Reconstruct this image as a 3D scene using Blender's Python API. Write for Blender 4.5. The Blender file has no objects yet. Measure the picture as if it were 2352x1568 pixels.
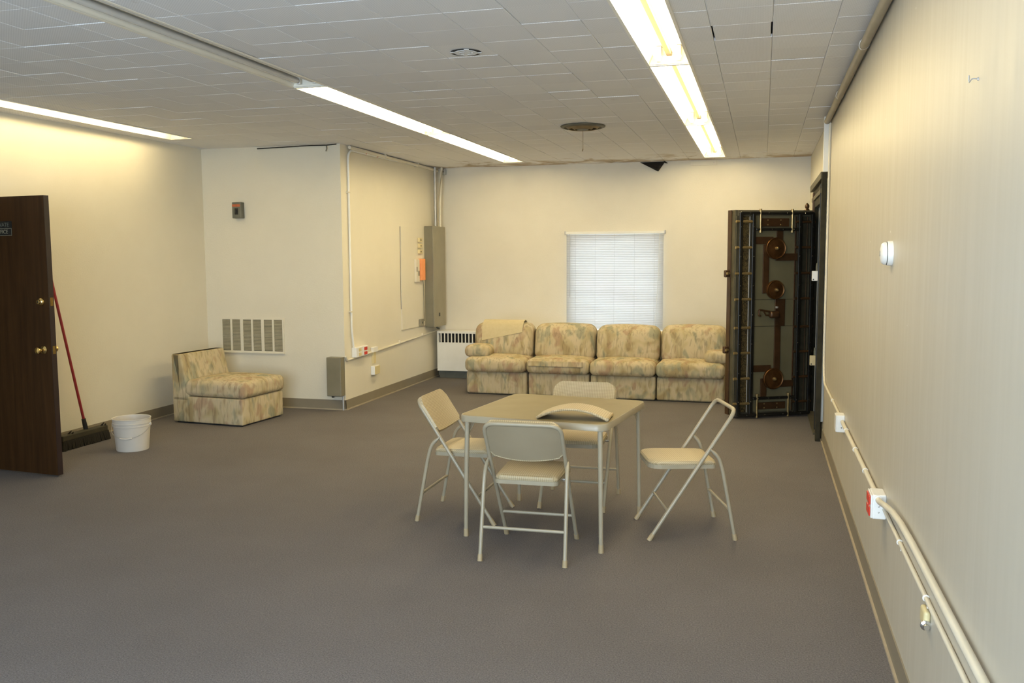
import bpy, math, random
from mathutils import Matrix, Vector
random.seed(7)
sc = bpy.context.scene
COL = sc.collection
PI = math.pi

# ------------------------------------------------------------------ camera
CAMROWS = ((0.9635316, 0.2675402, -0.0053939), (-0.0203172, 0.0932402, 0.9954363), (-0.2668222, 0.9590248, -0.0952756))
FPX = 2065.0
cam_d = bpy.data.cameras.new('camera')
cam = bpy.data.objects.new('camera', cam_d)
COL.objects.link(cam)
r_, u_, f_ = [Vector(v) for v in CAMROWS]
cam.matrix_world = Matrix(((r_.x, u_.x, -f_.x, 0), (r_.y, u_.y, -f_.y, 0), (r_.z, u_.z, -f_.z, 1.6), (0, 0, 0, 1)))
cam_d.sensor_width = 36.0
cam_d.lens = FPX / 2352.0 * 36.0
cam_d.clip_start = 0.02
sc.camera = cam

# ------------------------------------------------------------------ world, exposure
world = bpy.data.worlds.new('daylight')
sc.world = world
world.use_nodes = True
bgn = world.node_tree.nodes['Background']
bgn.inputs[0].default_value = (0.72, 0.87, 1.0, 1)
bgn.inputs[1].default_value = 14.0
TUBE_COLOR = (1.0, 0.81, 0.44)
TUBE_STRENGTH = 40.0
vs = sc.view_settings
vs.view_transform = 'Standard'
vs.look = 'None'
vs.gamma = 1.0
vs.use_curve_mapping = False
vs.exposure = 0.0
try:
    sc.cycles.use_denoising = True
    sc.cycles.max_bounces = 10
    sc.cycles.diffuse_bounces = 6
    sc.cycles.sample_clamp_indirect = 6.0
except Exception:
    pass

# ------------------------------------------------------------------ room measures (metres)
H = 2.74
XR, XL, XC, Y1, YB, YR = 0.525, -5.784, -4.165, 8.482, 11.29, -1.3
# rear shopfront daylight portal (sampling help for the sky through that opening)
WR = (-3.0, 0.40, 0.20, 2.64)      # x0 x1 z0 z1 of the street window behind the camera
pd = bpy.data.lights.new('daylight_portal', 'AREA')
pd.shape = 'RECTANGLE'; pd.size = WR[1] - WR[0]; pd.size_y = WR[3] - WR[2]
try:
    pd.cycles.is_portal = True
except Exception:
    pd.energy = 0
po = bpy.data.objects.new('daylight_portal', pd)
po.location = ((WR[0] + WR[1]) / 2, YR - 0.12, (WR[2] + WR[3]) / 2)
po.rotation_euler = (PI / 2, 0, 0)
COL.objects.link(po)

# ================================================================== materials
def N(nt, t, **kw):
    n = nt.nodes.new(t)
    for k, v in kw.items():
        setattr(n, k, v)
    return n

def base(name, col, rough=0.5, metal=0.0, spec=0.5):
    m = bpy.data.materials.new(name)
    m.use_nodes = True
    b = m.node_tree.nodes['Principled BSDF']
    b.inputs['Base Color'].default_value = (*col, 1)
    b.inputs['Roughness'].default_value = rough
    b.inputs['Metallic'].default_value = metal
    b.inputs['Specular IOR Level'].default_value = spec
    return m, m.node_tree, b

def ramp(nt, stops):
    r = N(nt, 'ShaderNodeValToRGB')
    e = r.color_ramp.elements
    while len(e) > 1:
        e.remove(e[0])
    e[0].position = stops[0][0]; e[0].color = (*stops[0][1], 1)
    for p, c in stops[1:]:
        x = e.new(p); x.color = (*c, 1)
    return r

def coords(nt, kind='Object', scale=(1, 1, 1), rot=(0, 0, 0)):
    tc = N(nt, 'ShaderNodeTexCoord')
    mp = N(nt, 'ShaderNodeMapping')
    mp.inputs['Scale'].default_value = scale
    mp.inputs['Rotation'].default_value = rot
    nt.links.new(tc.outputs[kind], mp.inputs['Vector'])
    return mp.outputs[0]

def noise(nt, vec, scale, detail=3, rough=0.5, dist=0.0):
    n = N(nt, 'ShaderNodeTexNoise')
    n.inputs['Scale'].default_value = scale
    n.inputs['Detail'].default_value = detail
    n.inputs['Roughness'].default_value = rough
    n.inputs['Distortion'].default_value = dist
    nt.links.new(vec, n.inputs['Vector'])
    return n.outputs['Fac']

def bump(nt, b, height, strength=0.2, dist=0.01):
    bp = N(nt, 'ShaderNodeBump')
    bp.inputs['Strength'].default_value = strength
    bp.inputs['Distance'].default_value = dist
    nt.links.new(height, bp.inputs['Height'])
    nt.links.new(bp.outputs[0], b.inputs['Normal'])

def mixc(nt, fac, a, c, mode='MIX'):
    mx = N(nt, 'ShaderNodeMix', data_type='RGBA', blend_type=mode)
    for sock, val in ((mx.inputs[0], fac), (mx.inputs[6], a), (mx.inputs[7], c)):
        if isinstance(val, (int, float)):
            sock.default_value = val
        elif isinstance(val, tuple):
            sock.default_value = (*val, 1)
        else:
            nt.links.new(val, sock)
    return mx.outputs[2]

def mathn(nt, op, a, b=None, clamp=False):
    n = N(nt, 'ShaderNodeMath', operation=op, use_clamp=clamp)
    for i, v in ((0, a), (1, b)):
        if v is None:
            continue
        if isinstance(v, (int, float)):
            n.inputs[i].default_value = v
        else:
            nt.links.new(v, n.inputs[i])
    return n.outputs[0]

def mottled(name, c1, c2, scale, rough=0.5, metal=0.0, spec=0.5, bstr=0.0, bdist=0.004, stretch=(1, 1, 1), detail=4):
    m, nt, b = base(name, c1, rough, metal, spec)
    v = coords(nt, 'Object', stretch)
    f = noise(nt, v, scale, detail)
    r = ramp(nt, [(0.3, c1), (0.7, c2)])
    nt.links.new(f, r.inputs[0])
    nt.links.new(r.outputs[0], b.inputs['Base Color'])
    if bstr:
        bump(nt, b, f, bstr, bdist)
    return m

M = {}
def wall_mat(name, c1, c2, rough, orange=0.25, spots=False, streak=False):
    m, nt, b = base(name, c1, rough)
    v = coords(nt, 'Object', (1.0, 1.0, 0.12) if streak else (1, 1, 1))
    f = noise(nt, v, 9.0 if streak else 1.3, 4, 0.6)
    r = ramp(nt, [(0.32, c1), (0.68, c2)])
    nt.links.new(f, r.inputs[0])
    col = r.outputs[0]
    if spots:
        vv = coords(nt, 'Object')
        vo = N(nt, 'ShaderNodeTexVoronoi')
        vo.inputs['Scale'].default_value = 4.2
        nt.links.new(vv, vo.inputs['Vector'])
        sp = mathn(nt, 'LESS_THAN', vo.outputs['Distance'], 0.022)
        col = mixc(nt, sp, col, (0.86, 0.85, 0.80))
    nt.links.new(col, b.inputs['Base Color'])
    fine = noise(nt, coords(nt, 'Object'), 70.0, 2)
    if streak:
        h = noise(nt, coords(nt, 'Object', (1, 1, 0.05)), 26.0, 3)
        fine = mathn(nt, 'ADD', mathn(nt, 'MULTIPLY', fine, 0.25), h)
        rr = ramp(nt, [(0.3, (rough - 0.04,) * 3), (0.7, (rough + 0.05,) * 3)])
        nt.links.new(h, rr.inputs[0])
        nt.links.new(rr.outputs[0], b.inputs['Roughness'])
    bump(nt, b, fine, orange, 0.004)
    return m
M['wall'] = wall_mat('wall_paint', (0.70, 0.655, 0.54), (0.74, 0.695, 0.58), 0.62)
M['wall_back'] = wall_mat('wall_paint_back', (0.70, 0.655, 0.555), (0.75, 0.705, 0.605), 0.62)
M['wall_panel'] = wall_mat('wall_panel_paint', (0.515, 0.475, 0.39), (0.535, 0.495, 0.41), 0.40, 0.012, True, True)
M['white_paint'] = mottled('white_paint', (0.78, 0.77, 0.72), (0.84, 0.83, 0.79), 6, 0.5)
M['white_plastic'] = mottled('white_plastic', (0.80, 0.79, 0.76), (0.85, 0.84, 0.81), 5, 0.35)
M['ivory'] = mottled('ivory_plastic', (0.66, 0.56, 0.30), (0.70, 0.60, 0.34), 12, 0.4)
M['cream_pipe'] = mottled('cream_pipe_paint', (0.66, 0.61, 0.49), (0.72, 0.67, 0.55), 8, 0.4)
M['tan_pipe'] = mottled('tan_pipe_paint', (0.36, 0.31, 0.21), (0.42, 0.36, 0.26), 8, 0.45)
M['red'] = mottled('red_plastic', (0.55, 0.03, 0.015), (0.62, 0.05, 0.02), 20, 0.4)
M['orange'] = mottled('orange_plastic', (0.85, 0.30, 0.10), (0.9, 0.36, 0.13), 20, 0.5)
M['label_orange'] = mottled('orange_label', (0.40, 0.085, 0.025), (0.48, 0.13, 0.05), 40, 0.5)
M['grey_box'] = mottled('grey_enamel', (0.18, 0.165, 0.115), (0.22, 0.20, 0.145), 5, 0.42, 0.0, 0.5)
M['grey_box_light'] = mottled('grey_enamel_cover', (0.235, 0.215, 0.155), (0.27, 0.245, 0.18), 5, 0.4)
M['dark_grey'] = mottled('dark_grey_metal', (0.10, 0.105, 0.085), (0.14, 0.14, 0.11), 8, 0.5)
M['black'] = mottled('black_plastic', (0.008, 0.008, 0.008), (0.018, 0.017, 0.015), 9, 0.4)
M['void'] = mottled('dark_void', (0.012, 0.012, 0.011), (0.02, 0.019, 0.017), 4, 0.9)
M['galv'] = mottled('galvanised_steel', (0.42, 0.41, 0.39), (0.52, 0.51, 0.49), 14, 0.45, 0.6)
M['baseboard'] = mottled('vinyl_baseboard', (0.215, 0.185, 0.135), (0.25, 0.215, 0.16), 3, 0.5)
M['base_toe'] = mottled('vinyl_baseboard_toe', (0.36, 0.30, 0.22), (0.42, 0.36, 0.26), 10, 0.5)
M['brass'] = mottled('polished_brass', (0.75, 0.52, 0.18), (0.82, 0.60, 0.25), 15, 0.22, 1.0)
M['chrome'] = mottled('chrome', (0.7, 0.69, 0.66), (0.8, 0.79, 0.77), 15, 0.2, 1.0)
M['housing'] = mottled('lamp_housing_enamel', (0.80, 0.77, 0.68), (0.84, 0.81, 0.72), 5, 0.32)
M['channel'] = mottled('aged_brown_channel', (0.17, 0.125, 0.065), (0.21, 0.155, 0.085), 6, 0.5)
M['tube_off'] = mottled('unlit_tube_glass', (0.62, 0.61, 0.58), (0.68, 0.67, 0.64), 5, 0.2)
M['chair_metal'] = mottled('beige_chair_enamel', (0.335, 0.29, 0.205), (0.37, 0.325, 0.235), 10, 0.3)
M['chair_back_metal'] = mottled('beige_back_plate', (0.30, 0.245, 0.16), (0.325, 0.27, 0.18), 6, 0.5)
M['foot_cap'] = mottled('tan_rubber', (0.36, 0.28, 0.16), (0.42, 0.33, 0.20), 30, 0.6)
M['tabletop'] = mottled('tan_vinyl_top', (0.205, 0.165, 0.085), (0.23, 0.187, 0.10), 7, 0.5, 0, 0.5, 0.05, 0.002)
M['cushion_plain'] = mottled('plain_cream_cloth', (0.51, 0.43, 0.26), (0.55, 0.47, 0.30), 30, 0.9)
M['bucket'] = mottled('white_bucket_plastic', (0.58, 0.54, 0.48), (0.63, 0.59, 0.53), 6, 0.42)
M['broom_red'] = mottled('red_broom_enamel', (0.24, 0.016, 0.02), (0.30, 0.022, 0.028), 20, 0.3)
M['broom_block'] = mottled('dark_wood_block', (0.022, 0.019, 0.008), (0.034, 0.028, 0.013), 12, 0.7)
M['bristle'] = mottled('black_bristle', (0.008, 0.007, 0.004), (0.018, 0.014, 0.008), 90, 0.8, 0, 0.3, 0.5, 0.01, (1, 1, 0.05))
# wood door
m, nt, b = base('dark_walnut_veneer', (0.05, 0.022, 0.008), 0.5, 0, 0.22)
v = coords(nt, 'Object', (1, 1, 0.06))
f = noise(nt, v, 22, 5, 0.6, 0.6)
r = ramp(nt, [(0.25, (0.022, 0.009, 0.0025)), (0.55, (0.042, 0.018, 0.005)), (0.8, (0.062, 0.027, 0.008))])
nt.links.new(f, r.inputs[0]); nt.links.new(r.outputs[0], b.inputs['Base Color'])
M['door'] = m
M['door_edge'] = mottled('dark_door_edge', (0.014, 0.006, 0.006), (0.022, 0.009, 0.008), 8, 0.5)
# vault metals
M['vault_black'] = mottled('black_gloss_enamel', (0.005, 0.005, 0.005), (0.012, 0.011, 0.008), 10, 0.3)
M['vault_plate'] = mottled('olive_steel_plate', (0.12, 0.108, 0.062), (0.155, 0.14, 0.085), 3, 0.35, 0.1)
M['vault_slab'] = mottled('weathered_steel', (0.062, 0.055, 0.034), (0.10, 0.088, 0.056), 6, 0.6, 0.1, 0.35)
M['vault_bronze'] = mottled('dark_bronze', (0.06, 0.03, 0.012), (0.085, 0.042, 0.017), 12, 0.4, 0.5)
M['vault_wheel'] = mottled('bronze_wheel', (0.10, 0.045, 0.014), (0.15, 0.068, 0.022), 30, 0.36, 0.75)
M['vault_bolt'] = mottled('brass_bolt', (0.34, 0.25, 0.11), (0.44, 0.33, 0.16), 20, 0.32, 0.8)
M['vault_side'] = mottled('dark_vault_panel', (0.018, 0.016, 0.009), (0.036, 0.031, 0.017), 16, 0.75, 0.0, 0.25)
m, nt, b = base('filigree_panel', (0.1, 0.07, 0.03), 0.4, 0.4)
v = coords(nt, 'Object', (1, 1, 1))
f = noise(nt, v, 24, 3, 0.5, 2.2)
r = ramp(nt, [(0.42, (0.035, 0.027, 0.012)), (0.5, (0.15, 0.11, 0.045)), (0.58, (0.05, 0.038, 0.016))])
nt.links.new(f, r.inputs[0]); nt.links.new(r.outputs[0], b.inputs['Base Color'])
bump(nt, b, f, 0.5, 0.004)
M['filigree'] = m
# carpet
m, nt, b = base('grey_carpet', (0.2, 0.18, 0.17), 0.95, 0, 0.1)
v = coords(nt, 'Object')
f1 = noise(nt, v, 130, 2, 0.7)
f2 = noise(nt, v, 0.9, 4, 0.6)
f3 = noise(nt, v, 420, 1, 0.5)
r1 = ramp(nt, [(0.30, (0.098, 0.094, 0.098)), (0.5, (0.152, 0.147, 0.147)), (0.70, (0.215, 0.208, 0.205))])
nt.links.new(f1, r1.inputs[0])
r2 = ramp(nt, [(0.3, (0.86, 0.84, 0.80)), (0.7, (1.08, 1.07, 1.05))])
nt.links.new(f2, r2.inputs[0])
c = mixc(nt, 1.0, r1.outputs[0], r2.outputs[0], 'MULTIPLY')
rr = ramp(nt, [(0.35, (0.105, 0.11, 0.15)), (0.65, (0.21, 0.175, 0.16))])
nt.links.new(f3, rr.inputs[0])
c = mixc(nt, 0.35, c, rr.outputs[0])
nt.links.new(c, b.inputs['Base Color'])
bump(nt, b, f1, 0.6, 0.01)
M['carpet'] = m
# ceiling tile: perforation rows and, by the back wall, brown water stains
m, nt, b = base('perforated_ceiling_tile', (0.6, 0.6, 0.6), 0.85)
geo = N(nt, 'ShaderNodeNewGeometry')
sep = N(nt, 'ShaderNodeSeparateXYZ'); nt.links.new(geo.outputs['Position'], sep.inputs[0])
k = 2 * PI / 0.0152
sx = mathn(nt, 'SINE', mathn(nt, 'MULTIPLY', sep.outputs[0], k))
sy = mathn(nt, 'SINE', mathn(nt, 'MULTIPLY', sep.outputs[1], k))
dots = mathn(nt, 'GREATER_THAN', mathn(nt, 'MULTIPLY', sx, sy), 0.45)
info = N(nt, 'ShaderNodeObjectInfo')
rv = ramp(nt, [(0.0, (0.79, 0.79, 0.80)), (1.0, (0.835, 0.835, 0.84))])
nt.links.new(info.outputs['Random'], rv.inputs[0])
c = mixc(nt, mathn(nt, 'MULTIPLY', dots, 0.24), rv.outputs[0], (0.22, 0.22, 0.22))
st = noise(nt, geo.outputs['Position'], 2.3, 5, 0.6, 0.8)
edge = mathn(nt, 'MULTIPLY', mathn(nt, 'SUBTRACT', sep.outputs[1], 10.15), 0.85, True)
stm = mathn(nt, 'MULTIPLY', mathn(nt, 'SUBTRACT', mathn(nt, 'ADD', st, mathn(nt, 'MULTIPLY', edge, 0.35)), 0.70), 7.0, True)
c = mixc(nt, mathn(nt, 'MULTIPLY', stm, 0.75), c, (0.30, 0.20, 0.075))
nt.links.new(c, b.inputs['Base Color'])
M['tile'] = m
# sofa fabric: cream with soft pastel brush strokes
def fabric(name):
    m, nt, b = base(name, (0.6, 0.5, 0.33), 0.9, 0, 0.2)
    v = coords(nt, 'Object', (1.9, 1.9, 1.05), (0.10, 0.5, 0.3))
    f = noise(nt, v, 3.0, 2, 0.5, 0.7)
    g = noise(nt, v, 4.1, 2, 0.5, 0.5); nt.nodes[-1].inputs['Scale'].default_value = 4.1
    cream, tan = (0.50, 0.42, 0.275), (0.35, 0.275, 0.15)
    r = ramp(nt, [(0.34, tan), (0.42, (0.445, 0.37, 0.225)), (0.50, cream), (0.60, (0.52, 0.44, 0.30)), (0.68, (0.42, 0.345, 0.205))])
    nt.links.new(f, r.inputs[0])
    pk = ramp(nt, [(0.57, (0, 0, 0)), (0.66, (1, 1, 1))]); nt.links.new(g, pk.inputs[0])
    tl = ramp(nt, [(0.34, (1, 1, 1)), (0.43, (0, 0, 0))]); nt.links.new(g, tl.inputs[0])
    c = mixc(nt, mathn(nt, 'MULTIPLY', pk.outputs[0], 0.75), r.outputs[0], (0.37, 0.25, 0.165))
    c = mixc(nt, mathn(nt, 'MULTIPLY', tl.outputs[0], 0.75), c, (0.25, 0.26, 0.19))
    v2 = coords(nt, 'Object', (7, 7, 1.1), (0.12, 0.42, 0.1))
    f2 = noise(nt, v2, 5.0, 3, 0.55, 0.8)
    r2 = ramp(nt, [(0.38, (0.70, 0.69, 0.68)), (0.47, (1.0, 1.0, 1.0)), (0.62, (1.04, 1.03, 1.0))])
    nt.links.new(f2, r2.inputs[0])
    c = mixc(nt, 0.75, c, r2.outputs[0], 'MULTIPLY')
    nt.links.new(c, b.inputs['Base Color'])
    bump(nt, b, noise(nt, coords(nt, 'Object'), 160, 2), 0.25, 0.004)
    return m
M['fabric'] = fabric('brushstroke_upholstery')
# woven vinyl of the chair pads
m, nt, b = base('woven_vinyl', (0.55, 0.44, 0.27), 0.45)
v = coords(nt, 'Object', (1, 1, 1), (0, 0, 0.785))
sp = N(nt, 'ShaderNodeSeparateXYZ'); nt.links.new(v, sp.inputs[0])
k = 2 * PI / 0.016
a_ = mathn(nt, 'SINE', mathn(nt, 'MULTIPLY', mathn(nt, 'ADD', sp.outputs[0], mathn(nt, 'MULTIPLY', sp.outputs[2], 0.7)), k))
b_ = mathn(nt, 'SINE', mathn(nt, 'MULTIPLY', mathn(nt, 'SUBTRACT', sp.outputs[1], mathn(nt, 'MULTIPLY', sp.outputs[2], 0.7)), k))
wv = mathn(nt, 'MULTIPLY_ADD', mathn(nt, 'MULTIPLY', a_, b_), 0.5); nt.nodes[-1].inputs[2].default_value = 0.5
r = ramp(nt, [(0.2, (0.35, 0.285, 0.17)), (0.8, (0.52, 0.435, 0.285))])
nt.links.new(wv, r.inputs[0]); nt.links.new(r.outputs[0], b.inputs['Base Color'])
bump(nt, b, wv, 0.35, 0.004)
M['weave'] = m
# lit tube, blind slat, glass
m = bpy.data.materials.new('lit_fluorescent_tube'); m.use_nodes = True
nt = m.node_tree; nt.nodes.clear()
o = N(nt, 'ShaderNodeOutputMaterial'); e = N(nt, 'ShaderNodeEmission')
e.inputs[0].default_value = (*TUBE_COLOR, 1); e.inputs[1].default_value = TUBE_STRENGTH
nt.links.new(e.outputs[0], o.inputs[0])
M['tube_on'] = m
m = bpy.data.materials.new('translucent_blind_slat'); m.use_nodes = True
nt = m.node_tree; nt.nodes.clear()
o = N(nt, 'ShaderNodeOutputMaterial'); t = N(nt, 'ShaderNodeBsdfTranslucent'); d = N(nt, 'ShaderNodeBsdfDiffuse'); mx = N(nt, 'ShaderNodeMixShader')
t.inputs[0].default_value = (0.43, 0.42, 0.415, 1); d.inputs[0].default_value = (0.82, 0.82, 0.80, 1); mx.inputs[0].default_value = 0.45
nt.links.new(t.outputs[0], mx.inputs[1]); nt.links.new(d.outputs[0], mx.inputs[2]); nt.links.new(mx.outputs[0], o.inputs[0])
M['slat'] = m
m, nt, b = base('window_glass', (1, 1, 1), 0.0)
b.inputs['Transmission Weight'].default_value = 1.0
b.inputs['IOR'].default_value = 1.0
M['glass'] = m

# ================================================================== geometry helpers
class MB:
    def __init__(s):
        s.v = []; s.f = []; s.curved = False
    def box(s, x0, x1, y0, y1, z0, z1):
        i = len(s.v)
        s.v += [(x0, y0, z0), (x1, y0, z0), (x1, y1, z0), (x0, y1, z0), (x0, y0, z1), (x1, y0, z1), (x1, y1, z1), (x0, y1, z1)]
        s.f += [tuple(i + k for k in q) for q in ((0, 3, 2, 1), (4, 5, 6, 7), (0, 1, 5, 4), (1, 2, 6, 5), (2, 3, 7, 6), (3, 0, 4, 7))]
        return s
    def bbox(s, x0, x1, y0, y1, z0, z1, r=0.004, m=1):
        k = s.curved
        s.rbox(((x0 + x1) / 2, (y0 + y1) / 2, (z0 + z1) / 2), (x1 - x0, y1 - y0, z1 - z0), r, m, 1)
        s.curved = k
        return s
    def rbox(s, c, d, r, m=3, k=6, fn=None):
        h = [x / 2 for x in d]; s.curved = True
        r = min(r, min(h) * 0.999)
        ax = []
        for a in h:
            l = [-a + r * j / m for j in range(m + 1)]
            n = k if a - r > 1e-6 else 1
            l += [(-a + r) + (2 * (a - r)) * j / n for j in range(1, n)]
            l += [a - r + r * j / m for j in range(m + 1)]
            ax.append(l)
        seen = {}
        def add(p):
            q = [max(-h[i] + r, min(h[i] - r, p[i])) for i in range(3)]
            e = [p[i] - q[i] for i in range(3)]
            L = math.sqrt(sum(t * t for t in e)) or 1.0
            w = [q[i] + e[i] / L * r for i in range(3)]
            key = tuple(round(t, 6) for t in w)
            if key not in seen:
                seen[key] = len(s.v)
                if fn:
                    w = fn(*w)
                s.v.append((w[0] + c[0], w[1] + c[1], w[2] + c[2]))
            return seen[key]
        for a in range(3):
            b_, c_ = (a + 1) % 3, (a + 2) % 3
            for sg in (-1, 1):
                g = []
                for u in ax[b_]:
                    row = []
                    for t in ax[c_]:
                        p = [0, 0, 0]; p[a] = sg * h[a]; p[b_] = u; p[c_] = t
                        row.append(add(p))
                    g.append(row)
                for i in range(len(g) - 1):
                    for j in range(len(g[0]) - 1):
                        q = [g[i][j], g[i + 1][j], g[i + 1][j + 1], g[i][j + 1]]
                        if len(set(q)) < 3:
                            continue
                        q2 = []
                        for t in q:
                            if t not in q2:
                                q2.append(t)
                        s.f.append(tuple(q2 if sg > 0 else q2[::-1]))
        return s
    def tube(s, pts, r, n=10, caps=True):
        s.curved = True
        pts = [Vector(p) for p in pts]
        rs = r if isinstance(r, (list, tuple)) else [r] * len(pts)
        ring0 = None; up = None
        for i, p in enumerate(pts):
            if i == 0: t = pts[1] - p
            elif i == len(pts) - 1: t = p - pts[i - 1]
            else: t = (pts[i + 1] - p).normalized() + (p - pts[i - 1]).normalized()
            t.normalize()
            if up is None:
                up = Vector((0, 0, 1)) if abs(t.z) < 0.9 else Vector((0, 1, 0))
            a = t.cross(up)
            if a.length < 1e-6:
                up = Vector((1, 0, 0)); a = t.cross(up)
            a.normalize(); b_ = a.cross(t); up = b_
            i0 = len(s.v)
            for k in range(n):
                q = p + (a * math.cos(2 * PI * k / n) + b_ * math.sin(2 * PI * k / n)) * rs[i]
                s.v.append(tuple(q))
            if ring0 is not None:
                for k in range(n):
                    s.f.append((ring0 + k, i0 + k, i0 + (k + 1) % n, ring0 + (k + 1) % n))
            elif caps:
                s.f.append(tuple(i0 + k for k in range(n)))
            ring0 = i0
        if caps:
            s.f.append(tuple(ring0 + k for k in reversed(range(n))))
        return s
    def lathe(s, prof, c=(0, 0, 0), axis='z', n=24, sgn=1):
        s.curved = True
        def put(r, h, k):
            a = 2 * PI * k / n
            x, y = r * math.cos(a), r * math.sin(a)
            h *= sgn
            p = {'z': (x, y, h), 'y': (x, h, y), 'x': (h, x, y)}[axis]
            return (p[0] + c[0], p[1] + c[1], p[2] + c[2])
        prev = None
        for r, h in prof:
            i0 = len(s.v)
            if r < 1e-6:
                s.v.append(put(0, h, 0)); cur = [i0] * n
            else:
                s.v += [put(r, h, k) for k in range(n)]; cur = [i0 + k for k in range(n)]
            if prev:
                for k in range(n):
                    q = []
                    for t in (prev[k], prev[(k + 1) % n], cur[(k + 1) % n], cur[k]):
                        if t not in q: q.append(t)
                    if len(q) > 2: s.f.append(tuple(q))
            prev = cur
        return s
    def prism(s, poly, a0, a1, axis='z'):
        def P(u, w, h):
            return {'z': (u, w, h), 'y': (u, h, w), 'x': (h, u, w)}[axis]
        n = len(poly); i = len(s.v)
        s.v += [P(u, w, a0) for u, w in poly] + [P(u, w, a1) for u, w in poly]
        s.f.append(tuple(i + k for k in reversed(range(n)))); s.f.append(tuple(i + n + k for k in range(n)))
        for k in range(n):
            s.f.append((i + k, i + (k + 1) % n, i + n + (k + 1) % n, i + n + k))
        return s
    def sheet(s, fn, nu, nv, th):
        # closed slab over a surface: fn(u,v) -> (point, normal)
        top = []; bot = []; s.curved = True
        for i in range(nu + 1):
            rt = []; rb = []
            for j in range(nv + 1):
                p, nn = fn(i / nu, j / nv)
                p = Vector(p); nn = Vector(nn).normalized()
                rt.append(len(s.v)); s.v.append(tuple(p + nn * th))
                rb.append(len(s.v)); s.v.append(tuple(p))
            top.append(rt); bot.append(rb)
        for i in range(nu):
            for j in range(nv):
                s.f.append((top[i][j], top[i + 1][j], top[i + 1][j + 1], top[i][j + 1]))
                s.f.append((bot[i][j], bot[i][j + 1], bot[i + 1][j + 1], bot[i + 1][j]))
        for i in range(nu):
            s.f.append((top[i][0], bot[i][0], bot[i + 1][0], top[i + 1][0]))
            s.f.append((top[i][nv], top[i + 1][nv], bot[i + 1][nv], bot[i][nv]))
        for j in range(nv):
            s.f.append((top[0][j], top[0][j + 1], bot[0][j + 1], bot[0][j]))
            s.f.append((top[nu][j], bot[nu][j], bot[nu][j + 1], top[nu][j + 1]))
        return s
    def mesh(s, name, mat, smooth=True):
        me = bpy.data.meshes.new(name)
        me.from_pydata(s.v, [], s.f)
        me.materials.append(mat)
        import bmesh
        bm = bmesh.new(); bm.from_mesh(me)
        bmesh.ops.recalc_face_normals(bm, faces=bm.faces)
        bm.to_mesh(me); bm.free()
        if smooth and (s.curved or len(s.v) > 60):
            me.polygons.foreach_set('use_smooth', [True] * len(me.polygons))
            me.set_sharp_from_angle(angle=math.radians(40))
        me.update()
        return me
    def build(s, name, mat, parent=None, smooth=True):
        me = s.mesh(name, M[mat] if isinstance(mat, str) else mat, smooth)
        return link(name, me, parent)

def link(name, me, parent=None, loc=None, rot=None):
    o = bpy.data.objects.new(name, me)
    COL.objects.link(o)
    if parent: o.parent = parent
    if loc: o.location = loc
    if rot: o.rotation_euler = rot
    return o

def thing(name, label, cat, loc=(0, 0, 0), rz=0.0, group=None):
    o = bpy.data.objects.new(name, None)
    o.empty_display_size = 0.1
    COL.objects.link(o)
    o.location = loc; o.rotation_euler = (0, 0, rz)
    return tag(o, label, cat, group)

def tag(o, label, cat, group=None):
    o['label'] = label; o['category'] = cat
    if group: o['group'] = group
    return o

def struct(o, label=None):
    o['kind'] = 'structure'
    if label: o['label'] = label
    return o

def rpath(pts, r, n=5):
    # polyline with rounded inner corners
    pts = [Vector(p) for p in pts]
    out = [pts[0]]
    for i in range(1, len(pts) - 1):
        a, p, c = pts[i - 1], pts[i], pts[i + 1]
        d1 = (a - p); d2 = (c - p)
        rr = min(r, d1.length * 0.48, d2.length * 0.48)
        s_, e_ = p + d1.normalized() * rr, p + d2.normalized() * rr
        for k in range(n + 1):
            t = k / n
            out.append(s_ * (1 - t) ** 2 + p * 2 * t * (1 - t) + e_ * t * t)
    out.append(pts[-1])
    return out

# ================================================================== the setting
struct(MB().box(XL - 0.3, XR + 1.3, YR - 0.3, YB + 0.3, -0.12, 0).build('floor', 'carpet', smooth=False), 'worn grey carpet covering the whole room')
# left wall with the doorway the brown door hangs in
DY0, DY1, DZ = 4.60, 5.475, 2.07
wl = MB().box(XL - 0.15, XL, YR, DY0, 0, H + 0.2).box(XL - 0.15, XL, DY1, Y1 + 0.15, 0, H + 0.2).box(XL - 0.15, XL, DY0, DY1, DZ, H + 0.2)
struct(wl.build('wall_left', 'wall', smooth=False))
struct(MB().box(XL - 1.2, XL - 1.1, DY0 - 0.6, DY1 + 0.6, 0, H).box(XL - 1.1, XL - 0.15, DY0 - 0.6, DY0 - 0.5, 0, H).box(XL - 1.1, XL - 0.15, DY1 + 0.5, DY1 + 0.6, 0, H).box(XL - 1.2, XL - 0.15, DY0 - 0.6, DY1 + 0.6, H, H + 0.1).build('wall_corridor', 'wall', smooth=False))
struct(MB().box(XL - 1.2, XL - 0.3, DY0 - 0.6, DY1 + 0.6, -0.12, 0).build('floor_corridor', 'carpet', smooth=False))
dtrim = MB().box(XL - 0.15, XL + 0.012, DY0 - 0.06, DY0, 0, DZ + 0.06).box(XL - 0.15, XL - 0.02, DY1, DY1 + 0.03, 0, DZ).box(XL - 0.15, XL + 0.012, DY0, DY1, DZ, DZ + 0.06)
struct(dtrim.build('trim_door', 'door_edge', smooth=False))
struct(MB().box(XL, XC - 0.1, Y1, Y1 + 0.1, 0, H + 0.1).build('wall_return', 'wall', smooth=False))
struct(MB().box(XC - 0.1, XC, Y1, YB, 0, H + 0.1).build('wall_utility', 'wall', smooth=False))
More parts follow.
